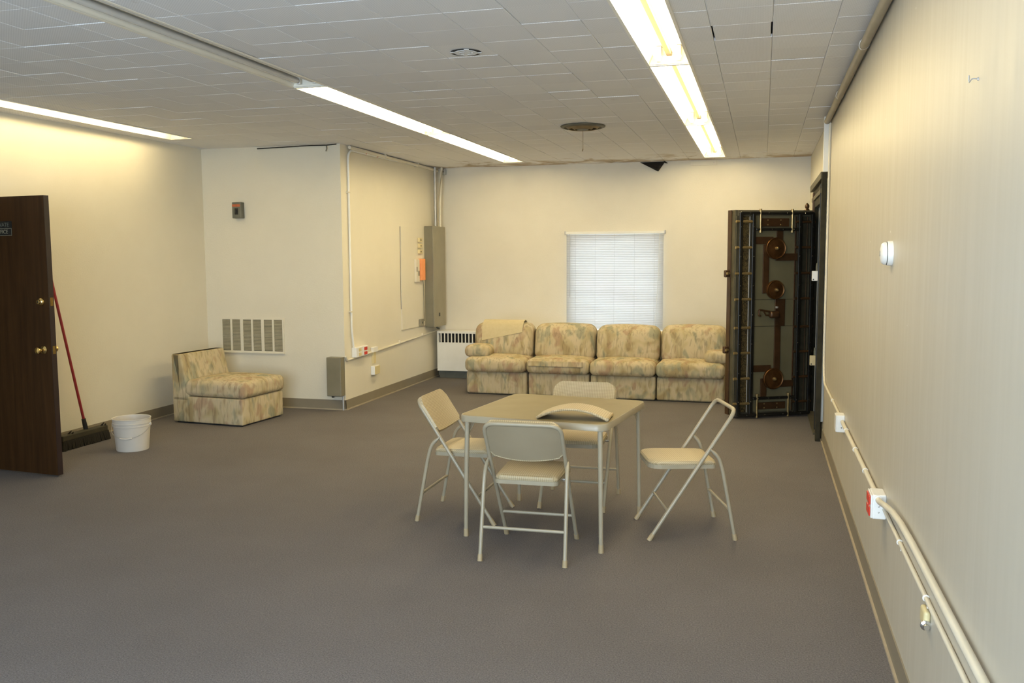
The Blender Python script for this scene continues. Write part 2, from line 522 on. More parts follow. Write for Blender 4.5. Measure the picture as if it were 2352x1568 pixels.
# back wall around the window
WX0, WX1, WZ0, WZ1 = -2.40, -1.19, 0.62, 1.875
wb = MB().box(XC - 0.1, WX0, YB, YB + 0.2, 0, H + 0.2).box(WX1, XR + 0.1, YB, YB + 0.2, 0, H + 0.2).box(WX0, WX1, YB, YB + 0.2, 0, WZ0).box(WX0, WX1, YB, YB + 0.2, WZ1, H + 0.2)
struct(wb.build('wall_back', 'wall_back', smooth=False))
# right wall: near painted panelling, vault bay, plain far end
VY0, VY1, VZ = 8.30, 9.45, 2.05
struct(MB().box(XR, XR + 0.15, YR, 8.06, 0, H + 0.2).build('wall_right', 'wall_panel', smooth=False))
wv_ = MB().box(XR, XR + 0.15, 8.06, VY0, 0, H + 0.2).box(XR, XR + 0.15, VY1, YB + 0.2, 0, H + 0.2).box(XR, XR + 0.15, VY0, VY1, VZ, H + 0.2)
struct(wv_.build('wall_vault', 'wall', smooth=False))
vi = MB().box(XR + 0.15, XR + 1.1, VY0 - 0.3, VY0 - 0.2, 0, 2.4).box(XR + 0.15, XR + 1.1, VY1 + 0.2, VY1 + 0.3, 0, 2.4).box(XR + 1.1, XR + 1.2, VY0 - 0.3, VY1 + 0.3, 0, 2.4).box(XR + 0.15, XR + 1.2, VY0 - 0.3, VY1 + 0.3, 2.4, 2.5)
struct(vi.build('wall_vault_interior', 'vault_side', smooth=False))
# rear wall with the street window behind the camera
x0, x1, z0, z1 = WR
rw = MB().box(XL - 0.15, x0, YR - 0.15, YR, 0, H + 0.2).box(x1, XR + 0.15, YR - 0.15, YR, 0, H + 0.2).box(x0, x1, YR - 0.15, YR, 0, z0).box(x0, x1, YR - 0.15, YR, z1, H + 0.2)
struct(rw.build('wall_rear', 'wall', smooth=False))
w2 = MB()
for i in range(4):
    xx = x0 + (x1 - x0) * i / 3
    w2.box(max(x0, xx - 0.025), min(x1, xx + 0.025), YR - 0.10, YR - 0.04, z0, z1)
w2.box(x0, x1, YR - 0.10, YR - 0.04, z0, z0 + 0.05).box(x0, x1, YR - 0.10, YR - 0.04, z1 - 0.05, z1)
w2o = struct(w2.build('window_2', 'galv', smooth=False))
# baseboards: vinyl cove with a lighter toe
def baseboard(name, a, b_, nrm, z=0.105):
    # strip from a to b, nrm points into the room
    (ax, ay), (bx, by) = a, b_
    nx, ny = nrm
    def strip(t0, t1, h0, h1):
        xs = sorted((ax + nx * t0, bx + nx * t1)) if ny == 0 else sorted((ax, bx))
        ys = sorted((ay + ny * t0, by + ny * t1)) if nx == 0 else sorted((ay, by))
        return MB().box(xs[0], xs[1], ys[0], ys[1], h0, h1)
    o = struct(strip(0, 0.006, 0.0, z).build(name, 'baseboard', smooth=False))
    strip(0.006, 0.016, 0.0, 0.012).build('cove_toe', 'base_toe', o, smooth=False)
    return o
baseboard('baseboard_left', (XL, DY1 + 0.03), (XL, Y1), (1, 0))
baseboard('baseboard_return', (XL, Y1), (XC + 0.006, Y1), (0, -1))
baseboard('baseboard_utility', (XC, Y1 - 0.006), (XC, YB), (1, 0))
baseboard('baseboard_back', (XC, YB), (XR, YB), (0, -1))
baseboard('baseboard_right', (XR, YR), (XR, 7.99), (-1, 0), 0.11)

# ------------------------------------------------------------------ ceiling and its tiles
ceil = struct(MB().box(XL - 0.15, XR + 0.15, YR - 0.15, YB + 0.2, H + 0.13, H + 0.23).build('ceiling', 'white_paint', smooth=False), 'low ceiling of square perforated tiles, water stained by the back wall')
FIX = [  # x0 x1 y0 y1 lit label
    (-0.69, -0.44, 3.00, 5.60, 1, 'nearest lit twin tube fixture of the right-hand row, cut by the top of the picture'),
    (-0.69, -0.44, 5.62, 8.22, 1, 'lit twin tube fixture in the middle of the right-hand row'),
    (-0.69, -0.44, 8.24, 10.96, 1, 'lit twin tube fixture of the right-hand row that ends at the back wall'),
    (-3.085, -2.84, 3.00, 5.60, 0, 'unlit fluorescent fixture of the middle row, tubes dark'),
    (-3.085, -2.84, 5.62, 8.10, 1, 'lit fixture of the middle row, straight after the unlit one'),
    (-3.085, -2.84, 8.12, 10.76, 1, 'lit fixture of the middle row nearest the electrical panel corner'),
    (-5.56, -5.31, 5.05, 7.66, 1, 'lit fluorescent fixture along the left wall above the broom', (0.05,)),
]
def cut(rects, fx):
    out = []
    for (a, b_, c, d) in rects:
        x0, x1, y0, y1 = fx
        if b_ <= x0 or a >= x1 or d <= y0 or c >= y1:
            out.append((a, b_, c, d)); continue
        if a < x0: out.append((a, x0, c, d))
        if b_ > x1: out.append((x1, b_, c, d))
        xa, xb = max(a, x0), min(b_, x1)
        if c < y0: out.append((xa, xb, c, y0))
        if d > y1: out.append((xa, xb, y1, d))
    return out
PX, PY = 0.3015, 0.3115
def tile_mb(w, d):
    mb = MB(); g = 0.0007; e = 0.0026; hz = 0.0022; T = 0.016
    X, Y = w / 2 - g, d / 2 - g
    x2, y2 = X - e, Y - e
    mb.v = [(-x2, -y2, 0), (x2, -y2, 0), (x2, y2, 0), (-x2, y2, 0), (-X, -Y, hz), (X, -Y, hz), (X, Y, hz), (-X, Y, hz), (-X, -Y, T), (X, -Y, T), (X, Y, T), (-X, Y, T)]
    mb.f = [(0, 3, 2, 1)] + [(a, (a + 1) % 4, 4 + (a + 1) % 4, 4 + a) for a in range(4)] + [(4 + a, 4 + (a + 1) % 4, 8 + (a + 1) % 4, 8 + a) for a in range(4)]
    return mb
def proj(p):
    c = Vector(p) - Vector((0, 0, 1.6))
    z = f_.dot(c)
    if z < 0.3: return None
    return (1176 + FPX * r_.dot(c) / z, 784 - FPX * u_.dot(c) / z)
cells = []
for i in range(-20, 3):
    for j in range(-24, 24):
        a, b_ = 0.025 + PX * i, 0.025 + PX * (i + 1)
        c, d = 4.44 + PY * j, 4.44 + PY * (j + 1)
        a, b_, c, d = max(a, XL), min(b_, XR), max(c, YR), min(d, YB)
        if b_ - a < 0.02 or d - c < 0.02: continue
        rs = [(a, b_, c, d)]
        for fx in FIX + [(-9, XC, Y1, 99), ]:
            rs = [q for q in cut(rs, fx[:4])]
        for q in rs:
            if q[1] - q[0] < 0.012 or q[3] - q[2] < 0.012: continue
            ps = [proj((x, y, H)) for x in q[:2] for y in q[2:]]
            area = -1
            if all(ps):
                us = [p[0] for p in ps]; ws = [p[1] for p in ps]
                if max(us) > 0 and min(us) < 2352 and max(ws) > 0:
                    area = abs((ps[0][0] - ps[3][0]) * (ps[1][1] - ps[2][1]) - (ps[0][1] - ps[3][1]) * (ps[1][0] - ps[2][0]))
            cells.append((area, q, (i, j)))
cells.sort(key=lambda t: -t[0])
cache = {}
rest = MB()
for n_, (area, q, ij) in enumerate(cells):
    w, d = q[1] - q[0], q[3] - q[2]
    cx, cy = (q[0] + q[1]) / 2, (q[2] + q[3]) / 2
    dz = random.uniform(0, 0.0012) + (0.003 * random.random() if random.random() < 0.2 else 0)
    tx, ty = random.uniform(-0.003, 0.003), random.uniform(-0.002, 0.002)
    if ij == (-1, 1): w -= 0.016
    key = (round(w, 3), round(d, 3))
    if n_ < 299 and area > 0:
        if key not in cache:
            cache[key] = tile_mb(w, d).mesh('ceiling_tile', M['tile'], False)
        link('ceiling_tile', cache[key], ceil, (cx, cy, H + dz), (tx, ty, 0))
    else:
        t = tile_mb(w, d); i0 = len(rest.v)
        rest.v += [(x + cx, y + cy, z + H + dz + tx * y - ty * x) for x, y, z in t.v]
        rest.f += [tuple(i0 + k for k in f) for f in t.f]
ro = rest.build('far_ceiling_tiles', 'tile', ceil, smooth=False)
ro['kind'] = 'stuff'

# ------------------------------------------------------------------ fluorescent fixtures
def fixture(x0, x1, y0, y1, lit, label, offs=(-0.058, 0.058)):
    w, L = (x1 - x0) / 2, (y1 - y0) / 2
    t = thing('fluorescent_fixture', label, 'ceiling light', ((x0 + x1) / 2, (y0 + y1) / 2, H), 0, 'recessed fluorescent fixtures')
    h = MB(); D = 0.105; k = 0.62
    h.prism([(-w, 0), (-w + 0.003, 0), (-w * k + 0.003, D - 0.003), (w * k - 0.003, D - 0.003), (w - 0.003, 0), (w, 0), (w * k, D), (-w * k, D)], -L, L, 'y')
    h.build('housing', 'housing', t, smooth=False)
    fr = MB()
    for a in (-1, 1):
        fr.box(a * w - 0.008, a * w + 0.008, -L - 0.006, L + 0.006, -0.006, -0.001)
        fr.box(-w, w, a * (L + 0.001) - 0.006, a * (L + 0.001) + 0.006, -0.006, -0.001)
    fr.build('trim_frame', 'housing', t, smooth=False)
    for a in (-1, 1):
        MB().prism([(-w + .004, 0.001), (w - .004, 0.001), (w * k - .004, D - 0.004), (-w * k + .004, D - 0.004)], a * (L - 0.006) - 0.002, a * (L - 0.006) + 0.002, 'y').build('end_plate', 'housing', t, smooth=False)
    MB().prism([(-0.022, D - 0.004), (-0.014, 0.045), (0.014, 0.045), (0.022, D - 0.004)], -L + 0.012, L - 0.012, 'y').build('ballast_cover', 'channel', t, smooth=False)
    for ox in offs:
        tb = MB().tube([(ox, -L + 0.075, 0.028), (ox, L - 0.075, 0.028)], 0.019, 10).build('tube', 'tube_on' if lit else 'tube_off', t)
        for e in (-1, 1):
            MB().lathe([(0.0, 0), (0.0165, 0), (0.0165, 0.018), (0.0, 0.018)], (ox, e * (L - 0.075), 0.028), 'y', 10, e).build('end_cap', 'galv', tb)
            MB().bbox(ox - 0.014, ox + 0.014, e * (L - 0.045) - 0.009, e * (L - 0.045) + 0.009, 0.008, D - 0.006, 0.004).build('lamp_holder', 'white_plastic', t)
for q in FIX:
    fixture(*q)

# ------------------------------------------------------------------ window and blind
w1 = MB()
w1.box(WX0, WX0 + 0.05, YB + 0.05, YB + 0.12, WZ0, WZ1).box(WX1 - 0.05, WX1, YB + 0.05, YB + 0.12, WZ0, WZ1)
w1.box(WX0 + 0.05, WX1 - 0.05, YB + 0.05, YB + 0.12, WZ1 - 0.05, WZ1).box(WX0 + 0.05, WX1 - 0.05, YB + 0.05, YB + 0.12, WZ0, WZ0 + 0.05)
w1o = struct(w1.build('window_1', 'white_paint', smooth=False), 'small window in the back wall behind the closed blind')
MB().box(WX0 + 0.05, WX1 - 0.05, YB + 0.082, YB + 0.088, WZ0 + 0.05, WZ1 - 0.05).build('pane', 'glass', w1o, smooth=False)
MB().box(WX0 - 0.03, WX1 + 0.03, YB - 0.03, YB + 0.05, WZ0 - 0.025, WZ0).build('window_sill', 'white_paint', w1o, smooth=False)
bl = thing('window_blind', 'closed white mini blind on the back wall window above the sofa, glowing with daylight', 'window blind', (-1.795, YB - 0.028, 0.6))
MB().bbox(-0.625, 0.625, -0.014, 0.024, 1.262, 1.292, 0.003).build('headrail', 'white_paint', bl)
for xx in (-0.627, 0.627):
    MB().bbox(xx - 0.008, xx + 0.008, -0.018, 0.028, 1.258, 1.30, 0.003).build('mounting_bracket', 'galv', bl)
cs = []
sl = MB()
th = math.radians(62)
prof = []
for k in range(5):
    u = (k / 4 - 0.5) * 0.0262
    c_ = 0.0022 * (1 - (2 * k / 4 - 1) ** 2)
    prof.append((u * math.cos(th) - c_ * math.sin(th), u * math.sin(th) + c_ * math.cos(th)))
for xx in (-0.612, 0.612):
    for yy, zz in prof: sl.v.append((xx, yy, zz))
    for yy, zz in reversed(prof): sl.v.append((xx, yy + 0.0006, zz - 0.0003))
for k in range(10):
    sl.f.append((k, (k + 1) % 10, 10 + (k + 1) % 10, 10 + k))
sl.f.append(tuple(range(10))[::-1]); sl.f.append(tuple(range(10, 20)))
sm = sl.mesh('slat', M['slat'], False)
for k in range(55):
    link('slat', sm, bl, (0, 0.004, 1.246 - k * 0.0216), (random.uniform(-0.06, 0.06), random.uniform(-0.0012, 0.0012), 0))
MB().bbox(-0.612, 0.612, -0.008, 0.014, 0.042, 0.056, 0.003).build('bottom_rail', 'white_paint', bl)
for xx in (-0.495, -0.24, 0.0, 0.255, 0.50):
    MB().tube([(xx, -0.011, 1.262), (xx, -0.011, 0.05)], 0.0011, 5).build('ladder_cord', 'galv', bl)
MB().tube([(-0.565, -0.022, 1.262), (-0.563, -0.026, 0.47)], 0.0032, 6).build('tilt_wand', 'galv', bl)
MB().tube([(0.56, -0.02, 1.262), (0.556, -0.024, 0.82), (0.535, -0.026, 0.40), (0.512, -0.026, 0.10)], 0.0022, 6).build('pull_cord', 'white_paint', bl)

# ------------------------------------------------------------------ brown door
door = struct(bpy.data.objects.new('door_1', None), 'dark brown wooden door standing open at the left edge of the picture')
COL.objects.link(door)
door.location = (XL + 0.004, 5.462, 0.0); door.rotation_euler = (0, 0, math.radians(-5.3))
MB().box(0, 0.842, -0.043, 0, 0.012, 2.045).build('door_panel', 'door', door, smooth=False)
MB().box(0.842, 0.8445, -0.043, 0, 0.012, 2.045).build('door_edge', 'door_edge', door, smooth=False)
def knobset(z, deadbolt):
    prof = [(0.0, 0), (0.031, 0), (0.031, 0.006), (0.02, 0.012), (0.012, 0.016), (0.011, 0.034), (0.022, 0.040), (0.0265, 0.050), (0.024, 0.060), (0.012, 0.066), (0.0, 0.067)]
    if deadbolt:
        prof = [(0.0, 0), (0.030, 0), (0.030, 0.008), (0.024, 0.018), (0.017, 0.022), (0.016, 0.032), (0.0, 0.034)]
    o = MB().lathe(prof, (0.772, -0.043, z), 'y', 20, -1).build('deadbolt' if deadbolt else 'door_knob', 'brass', door)
    if deadbolt:
        MB().box(0.766, 0.778, -0.079, -0.0765, z - 0.004, z + 0.004).build('keyway', 'black', o, smooth=False)
    else:
        MB().lathe(prof, (0.772, 0.0, z), 'y', 20, 1).build('door_knob', 'brass', door)
    MB().box(0.8445, 0.8465, -0.034, -0.009, z - 0.03, z + 0.03).build('latch_plate', 'brass', door, smooth=False)
knobset(1.285, True); knobset(0.935, False)
sg = MB().box(0.33, 0.524, -0.0475, -0.043, 1.765, 1.868).build('name_sign', 'black', door, smooth=False)
MB().box(0.33, 0.526, -0.0485, -0.0474, 1.8135, 1.8165).box(0.33, 0.526, -0.0485, -0.0474, 1.763, 1.7655).box(0.5235, 0.526, -0.0485, -0.0474, 1.763, 1.8165).build('sign_line', 'grey_box', sg, smooth=False)
def text(s, size, loc, rot, mat, parent, name, ax='CENTER', sx=1.0):
    cu = bpy.data.curves.new(name, 'FONT'); cu.body = s; cu.size = size; cu.align_x = ax; cu.align_y = 'CENTER'; cu.extrude = 0.0004
    t = bpy.data.objects.new(name, cu); COL.objects.link(t)
    bpy.context.view_layer.update()
    me = bpy.data.meshes.new_from_object(t.evaluated_get(bpy.context.evaluated_depsgraph_get()))
    bpy.data.objects.remove(t); bpy.data.curves.remove(cu)
    me.materials.clear(); me.materials.append(M[mat])
    o = link(name, me, parent, loc, rot); o.scale = (sx, 1, 1)
    return o
text('PRIVATE', 0.040, (0.425, -0.0478, 1.841), (PI / 2, 0, 0), 'dark_grey', sg, 'lettering')
text('OFFICE', 0.040, (0.425, -0.0478, 1.790), (PI / 2, 0, 0), 'grey_box_light', sg, 'lettering')
for z in (0.25, 1.05, 1.85):
    MB().tube([(0.002, 0.004, z - 0.045), (0.002, 0.004, z + 0.045)], 0.006, 8).build('hinge', 'brass', door)

# ------------------------------------------------------------------ broom and bucket
br = thing('push_broom', 'push broom with a red handle and dark bristle head leaning behind the brown door', 'broom', (-5.60, 6.375, 0))
MB().bbox(-0.035, 0.035, -0.29, 0.245, 0.075, 0.125, 0.008).build('block', 'broom_block', br)
bb = MB()
rnd = random.Random(3)
for i in range(6):
    for j in range(46):
        x = -0.032 + 0.0128 * i; y = -0.285 + 0.01165 * j
        e = abs(y) / 0.285
        dx = x * 0.55 + rnd.uniform(-.006, .006); dy = (y * 0.05 if e < 0.85 else y * 0.11) + rnd.uniform(-.006, .006)
        i0 = len(bb.v); a = 0.0068
        bb.v += [(x - a, y - a, 0.08), (x + a, y - a, 0.08), (x + a, y + a, 0.08), (x - a, y + a, 0.08), (x + dx - a, y + dy - a, 0.001), (x + dx + a, y + dy - a, 0.001), (x + dx + a, y + dy + a, 0.001), (x + dx - a, y + dy + a, 0.001)]
        bb.f += [tuple(i0 + k for k in q) for q in ((4, 7, 6, 5), (0, 1, 5, 4), (1, 2, 6, 5), (2, 3, 7, 6), (3, 0, 4, 7))]
bo = bb.build('bristles', 'bristle', br, smooth=False); bo['kind'] = 'stuff'
for yy in (-0.20, 0.19):
    MB().tube([(0.0, yy, 0.11), (0.012, yy + 0.01, 0.135), (0.02, yy + 0.025, 0.15)], [0.012, 0.008, 0.004], 6).tube([(0.02, yy + 0.02, 0.11), (0.03, yy + 0.035, 0.14)], [0.011, 0.004], 6).build('bolt_boss', 'bristle', br)
h0, h1 = Vector((-0.01, 0.03, 0.105)), Vector((-0.125, -0.175, 1.52))
d_ = (h1 - h0).normalized()
MB().tube([h0, h0 + d_ * 0.115], [0.021, 0.017], 10).build('handle_socket', 'black', br)
MB().tube([h0 + d_ * 0.10, h1], 0.0118, 10).build('handle', 'broom_red', br)

bk = thing('bucket', 'white plastic bucket with a wire bail handle on the carpet beside the broom', 'bucket', (-5.06, 6.30, 0), math.radians(20))
MB().lathe([(0, 0.004), (0.122, 0.004), (0.126, 0.0), (0.128, 0.006), (0.146, 0.20), (0.149, 0.202), (0.150, 0.210), (0.147, 0.212), (0.148, 0.224), (0.152, 0.226), (0.153, 0.234), (0.149, 0.236), (0.151, 0.262), (0.155, 0.266), (0.153, 0.270), (0.146, 0.268), (0.122, 0.010), (0, 0.010)], n=40).build('pail', 'bucket', bk)
bail = []
for k in range(21):
    a = PI * k / 20
    bail.append((0.157 * math.cos(a), -0.155 * math.sin(a) * 0.985 - 0.012 * math.sin(a), 0.215 - 0.098 * math.sin(a)))
MB().tube(bail, 0.0019, 6).build('bail_wire', 'galv', bk)
MB().tube(bail[8:13], 0.007, 8).build('grip', 'bucket', bk)
for a in (-1, 1):
    MB().lathe([(0, 0), (0.014, 0), (0.011, 0.012), (0, 0.012)], (a * 0.147, 0, 0.215), 'x', 12, a).build('bail_ear', 'bucket', bk)

# ------------------------------------------------------------------ sectional sofa
so = thing('sectional_sofa', 'long four-seat sofa in pastel brushstroke fabric under the window', 'sofa', (-1.835, 9.80, 0), math.radians(-0.9))
SW = 0.7345
YCB = 0.44                          # back cushion centre depth
def bulge(hx, hy, hz, b, top=True):
    def fn(x, y, z):
        k = max(0, 1 - (x / hx) ** 2) * max(0, 1 - (y / hy) ** 2)
        return (x, y, z + b * k * (z / hz if z > 0 else 0.0))
    return fn
def backfn(hx, hy, hz, b):
    def fn(x, y, z):
        k = max(0, 1 - (x / hx) ** 2) * max(0, 1 - (z / hz) ** 2)
        y2 = y + (b * k * (y / hy) if y < 0 else 0) + z * 0.19
        zz = z + 0.018 * (1 - (x / hx) ** 2) * (z / hz if z > 0 else 0)
        return (x, y2, zz)
    return fn
for i in range(4):
    x = -1.5 * SW + i * SW
    j = (0.0, 0.012, -0.006, 0.004)[i]
    MB().rbox((x, 0.44 + j, 0.138), (SW - (0.03 if i == 1 else 0.012), 0.80, 0.262), 0.025, 3, 4).build('base', 'fabric', so)
    ov = (0.0, 0.004, 0.0, 0.006)[i]
    hx, hy, hz = (SW - 0.008) / 2, 0.335, 0.082
    MB().rbox((x, 0.30 + j - 0.01, 0.348), (SW - 0.008 + ov, 0.67, 0.164), 0.062, 4, 6, bulge(hx, hy, hz, 0.028)).build('seat_cushion', 'fabric', so)
    hx, hy, hz = (SW - 0.012) / 2, 0.13, 0.205
    MB().rbox((x + 0.004 * (i - 1.5), YCB + j, (0.592, 0.588, 0.584, 0.594)[i]), (SW - 0.012, 0.26, 0.41), 0.095, 4, 6, backfn(hx, hy, hz, 0.04)).build('back_cushion', 'fabric', so)
MB().rbox((0, 0.70, 0.40), (4 * SW - 0.03, 0.20, 0.62), 0.05, 3, 4).build('back_panel', 'fabric', so)
MB().rbox((-1.345, 0.275, 0.492), (0.305, 0.47, 0.135), 0.062, 4, 5, lambda x, y, z: (x, y, z + 0.012 * (1 - (x / 0.155) ** 2) * (1 if z > 0 else 0) - 0.02 * (y / 0.235) * 0)).build('armrest', 'fabric', so)
MB().rbox((1.375, 0.275, 0.492), (0.26, 0.47, 0.135), 0.062, 4, 5).build('armrest', 'fabric', so)
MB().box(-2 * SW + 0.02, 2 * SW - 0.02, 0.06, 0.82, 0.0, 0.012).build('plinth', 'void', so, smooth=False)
# loose fabric flap thrown over the left back cushion
def throw(u, v):
    prof = [(0.60, 0.735), (0.575, 0.785), (0.53, 0.822), (0.47, 0.833), (0.415, 0.822), (0.375, 0.795), (0.345, 0.75), (0.325, 0.70), (0.31, 0.65), (0.295, 0.60), (0.283, 0.55)]
    lim = 0.90 - 0.20 * v if v > 0.02 else 0.90
    t = u * lim * (len(prof) - 1)
    k = min(int(t), len(prof) - 2); q = t - k
    y = prof[k][0] * (1 - q) + prof[k + 1][0] * q; z = prof[k][1] * (1 - q) + prof[k + 1][1] * q
    n = Vector((0, -(prof[k][1] - prof[k + 1][1]), (prof[k][0] - prof[k + 1][0])))
    x = -1.36 + 0.505 * v + 0.02 * (1 - v) * u
    return (x, y - 0.024 + 0.004 * math.sin(7 * v), z + 0.004), n
tc_ = MB().sheet(throw, 26, 8, 0.006)
tc_.v = [(x - 1.835, y + 9.80 + 0.021, z) for x, y, z in tc_.v]
tag(tc_.build('arm_cover', 'cushion_plain'), 'plain cream cloth cover draped over the left back cushion of the sofa', 'cloth')
af = MB().rbox((0, 0, 0), (0.63, 0.012, 0.062), 0.006, 2, 4)
MBo = af.build('fabric_strip', 'fabric')
MBo.location = (-2.215, 9.768, 0.385); MBo.rotation_euler = (math.radians(-12), 0, math.radians(-0.9))
tag(MBo, 'loose strip of sofa fabric lying over the front of the second seat cushion', 'cloth')

# ------------------------------------------------------------------ armless slipper chair
ch = thing('slipper_chair', 'armless upholstered chair in the same pastel fabric as the sofa, by the wall grille', 'armchair', (-5.065, 7.735, 0), math.radians(-5))
MB().rbox((0.0, 0, 0.138), (0.81, 0.655, 0.25), 0.014, 2, 4).build('base', 'fabric', ch)
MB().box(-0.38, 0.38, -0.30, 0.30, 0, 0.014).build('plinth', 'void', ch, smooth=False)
MB().rbox((0.085, 0, 0.343), (0.70, 0.675, 0.155), 0.05, 4, 6, bulge(0.35, 0.3375, 0.078, 0.035)).build('seat_cushion', 'fabric', ch)
wb_ = MB()
wb_.rbox((-0.30, 0, 0.44), (0.21, 0.655, 0.46), 0.018, 2, 5, lambda x, y, z: ((x if x < 0 else x - (z + 0.23) / 0.46 * 0.10) , y, z))
wb_.build('backrest', 'fabric', ch)

# ------------------------------------------------------------------ card table
TA = math.radians(-7.2)
ct = thing('card_table', 'square folding card table with a tan vinyl top and slim metal legs', 'table', (-1.158, 5.125, 0), TA)
TS = 0.435; TH = 0.705
def rrect(s, r, n=6):
    p = []
    for cx, cy, a0 in ((s - r, s - r, 0), (-s + r, s - r, 90), (-s + r, -s + r, 180), (s - r, -s + r, 270)):
        for k in range(n + 1):
            a = math.radians(a0 + 90 * k / n)
            p.append((cx + r * math.cos(a), cy + r * math.sin(a)))
    return p
MB().prism(rrect(TS - 0.008, 0.058), TH - 0.014, TH).build('tabletop', 'tabletop', ct)
rim = MB()
outer, inner = rrect(TS, 0.066), rrect(TS - 0.0085, 0.058)
prof = [(0, -0.036), (0.0, -0.006), (0.5, -0.0005), (1, -0.0005), (1, -0.013), (1.0, -0.036)]
rings = []
for t, z in prof:
    i0 = len(rim.v)
    rim.v += [(o_[0] * (1 - t) + i_[0] * t, o_[1] * (1 - t) + i_[1] * t, TH + z) for o_, i_ in zip(outer, inner)]
    rings.append(i0)
n = len(outer)
for a in range(len(rings)):
    b2 = (a + 1) % len(rings)
    for k in range(n):
        rim.f.append((rings[a] + k, rings[a] + (k + 1) % n, rings[b2] + (k + 1) % n, rings[b2] + k))
rim.build('edge_band', 'chair_metal', ct)
ap = MB()
for a in (-1, 1):
    ap.box(-TS + 0.02, TS - 0.02, a * (TS - 0.035) - 0.008, a * (TS - 0.035) + 0.008, TH - 0.042, TH - 0.014)
    ap.box(a * (TS - 0.035) - 0.008, a * (TS - 0.035) + 0.008, -TS + 0.03, TS - 0.03, TH - 0.042, TH - 0.014)
ap.build('apron', 'chair_metal', ct, smooth=False)
for sx in (-1, 1):
    for sy in (-1, 1):
        x, y = sx * (TS - 0.037), sy * (TS - 0.037)
        lg = MB().tube([(x * 0.985, y * 0.985, TH - 0.03), (x, y, 0.40), (x * 1.012, y * 1.012, 0.03)], [0.0145, 0.0135, 0.012], 12).build('leg', 'chair_metal', ct)
        MB().tube([(x * 1.012, y * 1.012, 0.045), (x * 1.0125, y * 1.0125, 0.0)], [0.0135, 0.0145], 12).build('foot_cap', 'foot_cap', lg)
        MB().tube([(x * 0.99, y * 0.99, TH - 0.13), (x * 0.93, y * 0.82, TH - 0.035)], 0.0042, 6).tube([(x * 0.99, y * 0.99, TH - 0.115), (x * 0.95, y * 0.86, TH - 0.03)], 0.0042, 6).build('brace', 'chair_metal', ct)

# ------------------------------------------------------------------ folding chairs
FW = 0.205          # half width of the main frame
def fpt(z): return 0.24 - z * 0.655        # y (forward) of the straight frame tube at height z
def make_chair(label, loc, heading, pad=True):
    c = thing('folding_chair', label, 'chair', loc, heading, 'folding chairs around the card table')
    top = 0.735
    pts = rpath([(-FW, fpt(0), 0.0), (-FW, fpt(top), top), (FW, fpt(top), top), (FW, fpt(0), 0.0)], 0.062, 7)
    MB().tube(pts, 0.0112, 10).build('frame', 'chair_metal', c)
    for s in (-1, 1):
        x = s * (FW + 0.022)
        p = rpath([(x, -0.245, 0.0), (x - s * 0.004, -0.168, 0.40), (x - s * 0.006, -0.146, 0.475), (x - s * 0.010, fpt(0.52) + 0.004, 0.52)], 0.05, 5)
        MB().tube(p, [0.0108] * (len(p) - 1) + [0.004], 10).build('rear_leg', 'chair_metal', c)
        for yy, xx in ((-0.245, x), (fpt(0), s * FW)):
            dy = 0.0072 if yy < 0 else -0.0236
            MB().tube([(xx, yy, 0.0), (xx, yy + dy, 0.036)], [0.0140, 0.0128], 10).build('foot_cap', 'foot_cap', c)
    MB().tube([(-FW - 0.02, -0.210, 0.175), (FW + 0.02, -0.210, 0.175)], 0.0085, 8).build('crossbar', 'chair_metal', c)
    MB().tube([(-FW, fpt(0.165), 0.165), (FW, fpt(0.165), 0.165)], 0.0085, 8).build('crossbar', 'chair_metal', c)
    # seat: trapezoid pan with a padded woven top
    def seat_poly(g):
        W0, W1 = 0.172 - g, 0.182 - g
        p = []
        for cx, cy, a0, r in ((W1 - 0.07, 0.235 - 0.07 - g, 0, 0.07), (-W1 + 0.07, 0.235 - 0.07 - g, 90, 0.07), (-W0 + 0.03, -0.150 + 0.03 + g, 180, 0.03), (W0 - 0.03, -0.150 + 0.03 + g, 270, 0.03)):
            for k in range(6):
                a = math.radians(a0 + 18 * k)
                p.append((cx + r * math.cos(a), cy + r * math.sin(a)))
        return p
    st = MB(); rg = []
    for g, z in ((0.004, 0.418), (0.001, 0.428), (0.008, 0.440), (0.03, 0.447), (0.09, 0.4505)):
        i0 = len(st.v); pl = seat_poly(g) if g < 0.05 else [(x * 0.45, 0.04 + (y - 0.04) * 0.45) for x, y in seat_poly(0)]
        st.v += [(x, y, z + 0.012 * (y + 0.15)) for x, y in pl]; rg.append(i0)
    n = 24
    for a in range(len(rg) - 1):
        for k in range(n):
            st.f.append((rg[a] + k, rg[a] + (k + 1) % n, rg[a + 1] + (k + 1) % n, rg[a + 1] + k))
    st.f.append(tuple(rg[-1] + k for k in range(n))); st.f.append(tuple(rg[0] + k for k in reversed(range(n))))
    seat = st.build('seat', 'weave', c)
    sr = MB().prism([(x, y) for x, y in seat_poly(0.0)], 0.398, 0.4195)
    sr.v = [(x, y, z + 0.012 * (y + 0.15)) for x, y, z in sr.v]
    sr.build('seat_pan', 'chair_metal', seat)
    for s in (-1, 1):
        MB().tube([(s * (FW + 0.004), fpt(0.40) + 0.0, 0.405), (s * 0.165, fpt(0.40) + 0.0, 0.405)], 0.006, 8).build('pivot_rod', 'galv', c)
    if pad:
        back_pad(c)
    return c
def pad_fn(z0, z1, off, W, sag):
    def fn(u, v):
        t = 2 * u - 1
        lo = z0 + sag * t * t + 0.02 * max(0, (abs(t) - 0.85) / 0.15) ** 2
        hi = z1 - 0.045 * max(0, (abs(t) - 0.72) / 0.28) ** 2.4
        z = lo + (hi - lo) * v
        y = fpt(z) - 0.042 * (1 - t * t) * (1 - 0.97 * v ** 1.3) + off
        return (t * W, y, z), Vector((-0.38 * t, 1, 0.655)).normalized()
    return fn
